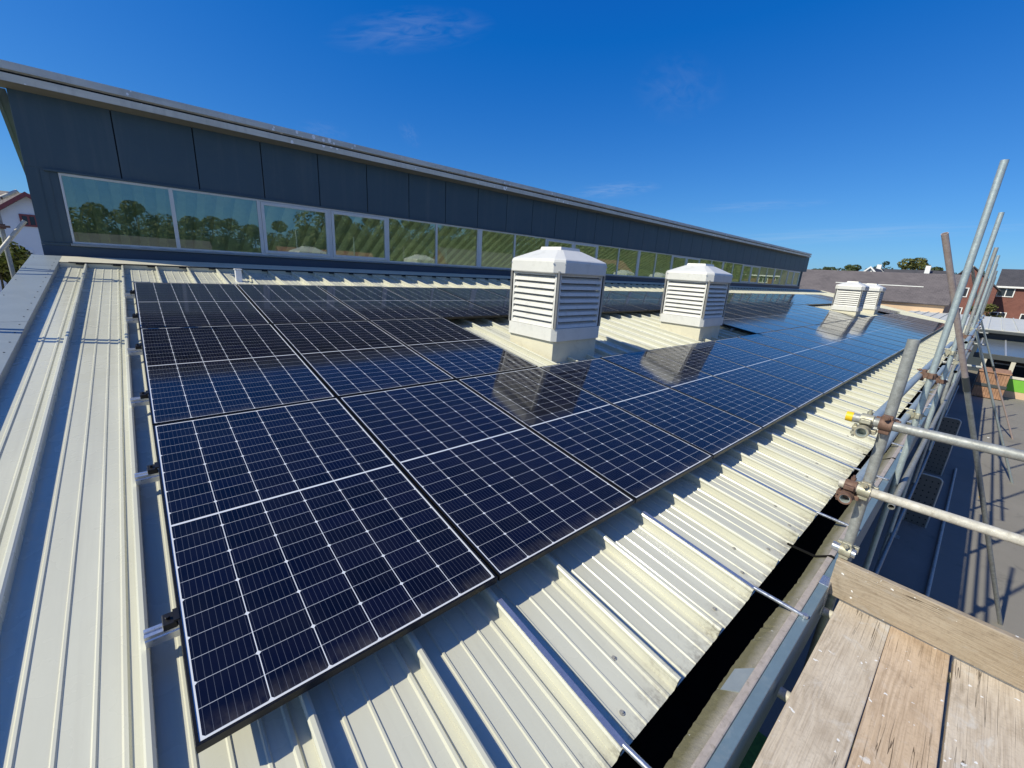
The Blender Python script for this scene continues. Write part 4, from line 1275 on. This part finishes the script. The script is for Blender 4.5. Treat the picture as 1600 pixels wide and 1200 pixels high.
# houses behind the camera, seen mirrored in the clerestory glass
for i, (x, y, L, rm, wm, lab) in enumerate(((0, -42, 13, 'slate', 'render_white', 'grey roofed white house mirrored in the first window panes'), (20, -43, 12, 'tile_red', 'brick', 'red roofed brick house mirrored in the middle window panes'),
        (38, -32, 14, 'slate', 'brick', 'grey roofed brick house mirrored in the window panes right of the middle'), (52, -22, 13, 'tile_red', 'brick', 'red roofed house mirrored in the farthest window panes'), (70, -27, 14, 'slate_dark', 'brick', 'dark roofed house mirrored at the end of the windows'))):
    o = empty('house', (x, y, ZG), lab, 'house')
    gable_house(o, L, 8, -.4 + (i > 1) * .8, 2.3 + (i > 1) * 1.2, M[wm], M[rm])
    for dx in (-L * .3, 0, L * .3):
        face_window(o, dx, 4.02, 1.0, 'y+', 1.2, 1.1, M['white_paint'], M['dark_glass'], 1)

# ---------------------------------------------------------------- trees
def leaf_crown(clumps, n, size, seed):
    r = random.Random(seed); mb = MB()
    for _ in range(n):
        c, rad, sq = r.choice(clumps)
        while True:
            d = Vector((r.uniform(-1,1), r.uniform(-1,1), r.uniform(-1,1)))
            if .25 < d.length < 1: break
        d *= (d.length ** -.45)
        p = Vector(c) + Vector((d.x * rad, d.y * rad, d.z * rad * sq))
        a = Vector((r.uniform(-1,1), r.uniform(-1,1), r.uniform(-.6,.6))).normalized()
        nn = (d.normalized() + Vector((r.uniform(-1,1), r.uniform(-1,1), r.uniform(-.4,1)))).normalized()
        a = (a - nn * a.dot(nn)).normalized(); b = nn.cross(a)
        s = size * r.uniform(.6, 1.35)
        mb.add([p - a * s, p - b * s * .55, p + a * s, p + b * s * .55], [(0,1,2,3)])
    return mb
def tree_proto(name, h, spread, n, leaf, seed, lm, label, airy=False, trunk_frac=.3):
    r = random.Random(seed)
    root = empty(name, (0,0,0), label, 'tree')
    mb = MB()
    mb.tube((0,0,0), (0,0,h*trunk_frac), h*.03, 10, r1=h*.022)
    clumps = []
    k = 14 if not airy else 11
    for i in range(k):
        a = r.uniform(0, 2*math.pi); q = r.uniform(.12, 1) ** .7
        z = r.uniform(trunk_frac + .02, .93)
        w_ = spread * (1 - abs(z - .5) * .9)
        c = Vector((math.cos(a) * q * w_ * .75, math.sin(a) * q * w_ * .75, z * h))
        clumps.append((c, spread * r.uniform(.22, .42) * (.65 if airy else 1), .72))
        s0 = Vector((0, 0, h * (trunk_frac * .8 + .25 * max(0, z - trunk_frac))))
        mid = s0.lerp(c, .5) + Vector((0, 0, -.04 * h))
        mb.tube(s0, mid, h*.013, 6, r1=h*.008); mb.tube(mid, c, h*.008, 6, r1=h*.003)
    mb.build('trunk', M['bark'], root)
    leaf_crown(clumps, n, leaf, seed + 1).build('crown', lm, root, fix=False)
    return root
tA = tree_proto('broad_tree', 9, 4.2, 5200, .20, 11, M['leaf_olive'], 'big rounded olive-green tree above the far tiled roof', trunk_frac=.16)
tA.location = (118, 11.4, -1.9)
tA.scale = (1.15, 1.15, 1.12)
tB = tree_proto('airy_tree', 9, 3.6, 1300, .16, 23, M['leaf_dark'], 'sparse airy tree with gaps of sky on the skyline', airy=True)
tB.location = (116, 16.2, -1.2)
tB.scale = (1.05, 1.05, 1.05)
tC = tree_proto('dark_tree', 8, 3.6, 4200, .20, 37, M['leaf_dark'], 'dark bushy tree on the skyline left of the sparse tree', trunk_frac=.16)
tC.location = (115, 21.0, -1.0)
def tcopy(src, loc, s, label, rz=0, group=None, name=None):
    o = copy_tree(src); o.location = loc; o.scale = (s, s, s); o.rotation_euler = (0, 0, rz); o['label'] = label
    if group: o['group'] = group
    return o
tcopy(tC, (119, 24.5, -1.1), .95, 'low dark tree at the left end of the skyline trees', 1.2)
tcopy(tC, (124, 6.6, -1.6), 1.12, 'dark tree just right of the big rounded tree', 2.1)
tcopy(tC, (126, 3.0, -1.6), 1.1, 'dark tree on the skyline behind the pointed brick gable', .4)
tcopy(tC, (125, 28.0, -1.2), .92, 'small dark tree far left above the tiled roof', 3.0)
# shrub by the brick house, and the tree at the left
o = tree_proto('garden_shrub', 3.2, 1.9, 2200, .10, 51, M['leaf_olive'], 'olive-green bush in front of the red brick wall at right', trunk_frac=.12)
o.location = (66, -.9, -2.6)
o = tree_proto('bushy_tree', 4.4, 1.5, 5200, .075, 63, M['leaf_olive'], 'bushy olive-brown tree beside the left roof edge', trunk_frac=.18)
o.location = (-2.55, 14.6, ZG)
# tree belt and bushes behind the camera, mirrored in the glass
rr = random.Random(5)
tD = tree_proto('broad_tree', 9, 4.6, 6500, .17, 77, M['leaf_sunny'], 'tree in the belt mirrored in the clerestory windows', trunk_frac=.12)
for i in range(32):
    a = R(8 + i * 3.1)
    d = 62 + rr.uniform(0, 14)
    loc = (8 + d * math.cos(a), -1 - d * math.sin(a), -3.4 - rr.uniform(.2, 1.4)); sc_ = rr.uniform(1.25, 1.42) + (.40 if i < 22 else 0); rz = rr.uniform(0, 6)
    if i == 0:
        tD.location = loc; tD.scale = (sc_,) * 3; tD['group'] = 'trees mirrored in the windows'
    else:
        tcopy(tD, loc, sc_, 'tree in the belt mirrored in the clerestory windows', rz, 'trees mirrored in the windows')
for i in range(20):
    a = R(12 + i * 4.7)
    d = 47 + rr.uniform(0, 4)
    tcopy(tC, (6 + d * math.cos(a), -1 - d * math.sin(a), -3.2), rr.uniform(.66, .82), 'low dark bush mirrored in the clerestory windows below the trees', rr.uniform(0, 6), 'bushes mirrored in the windows')
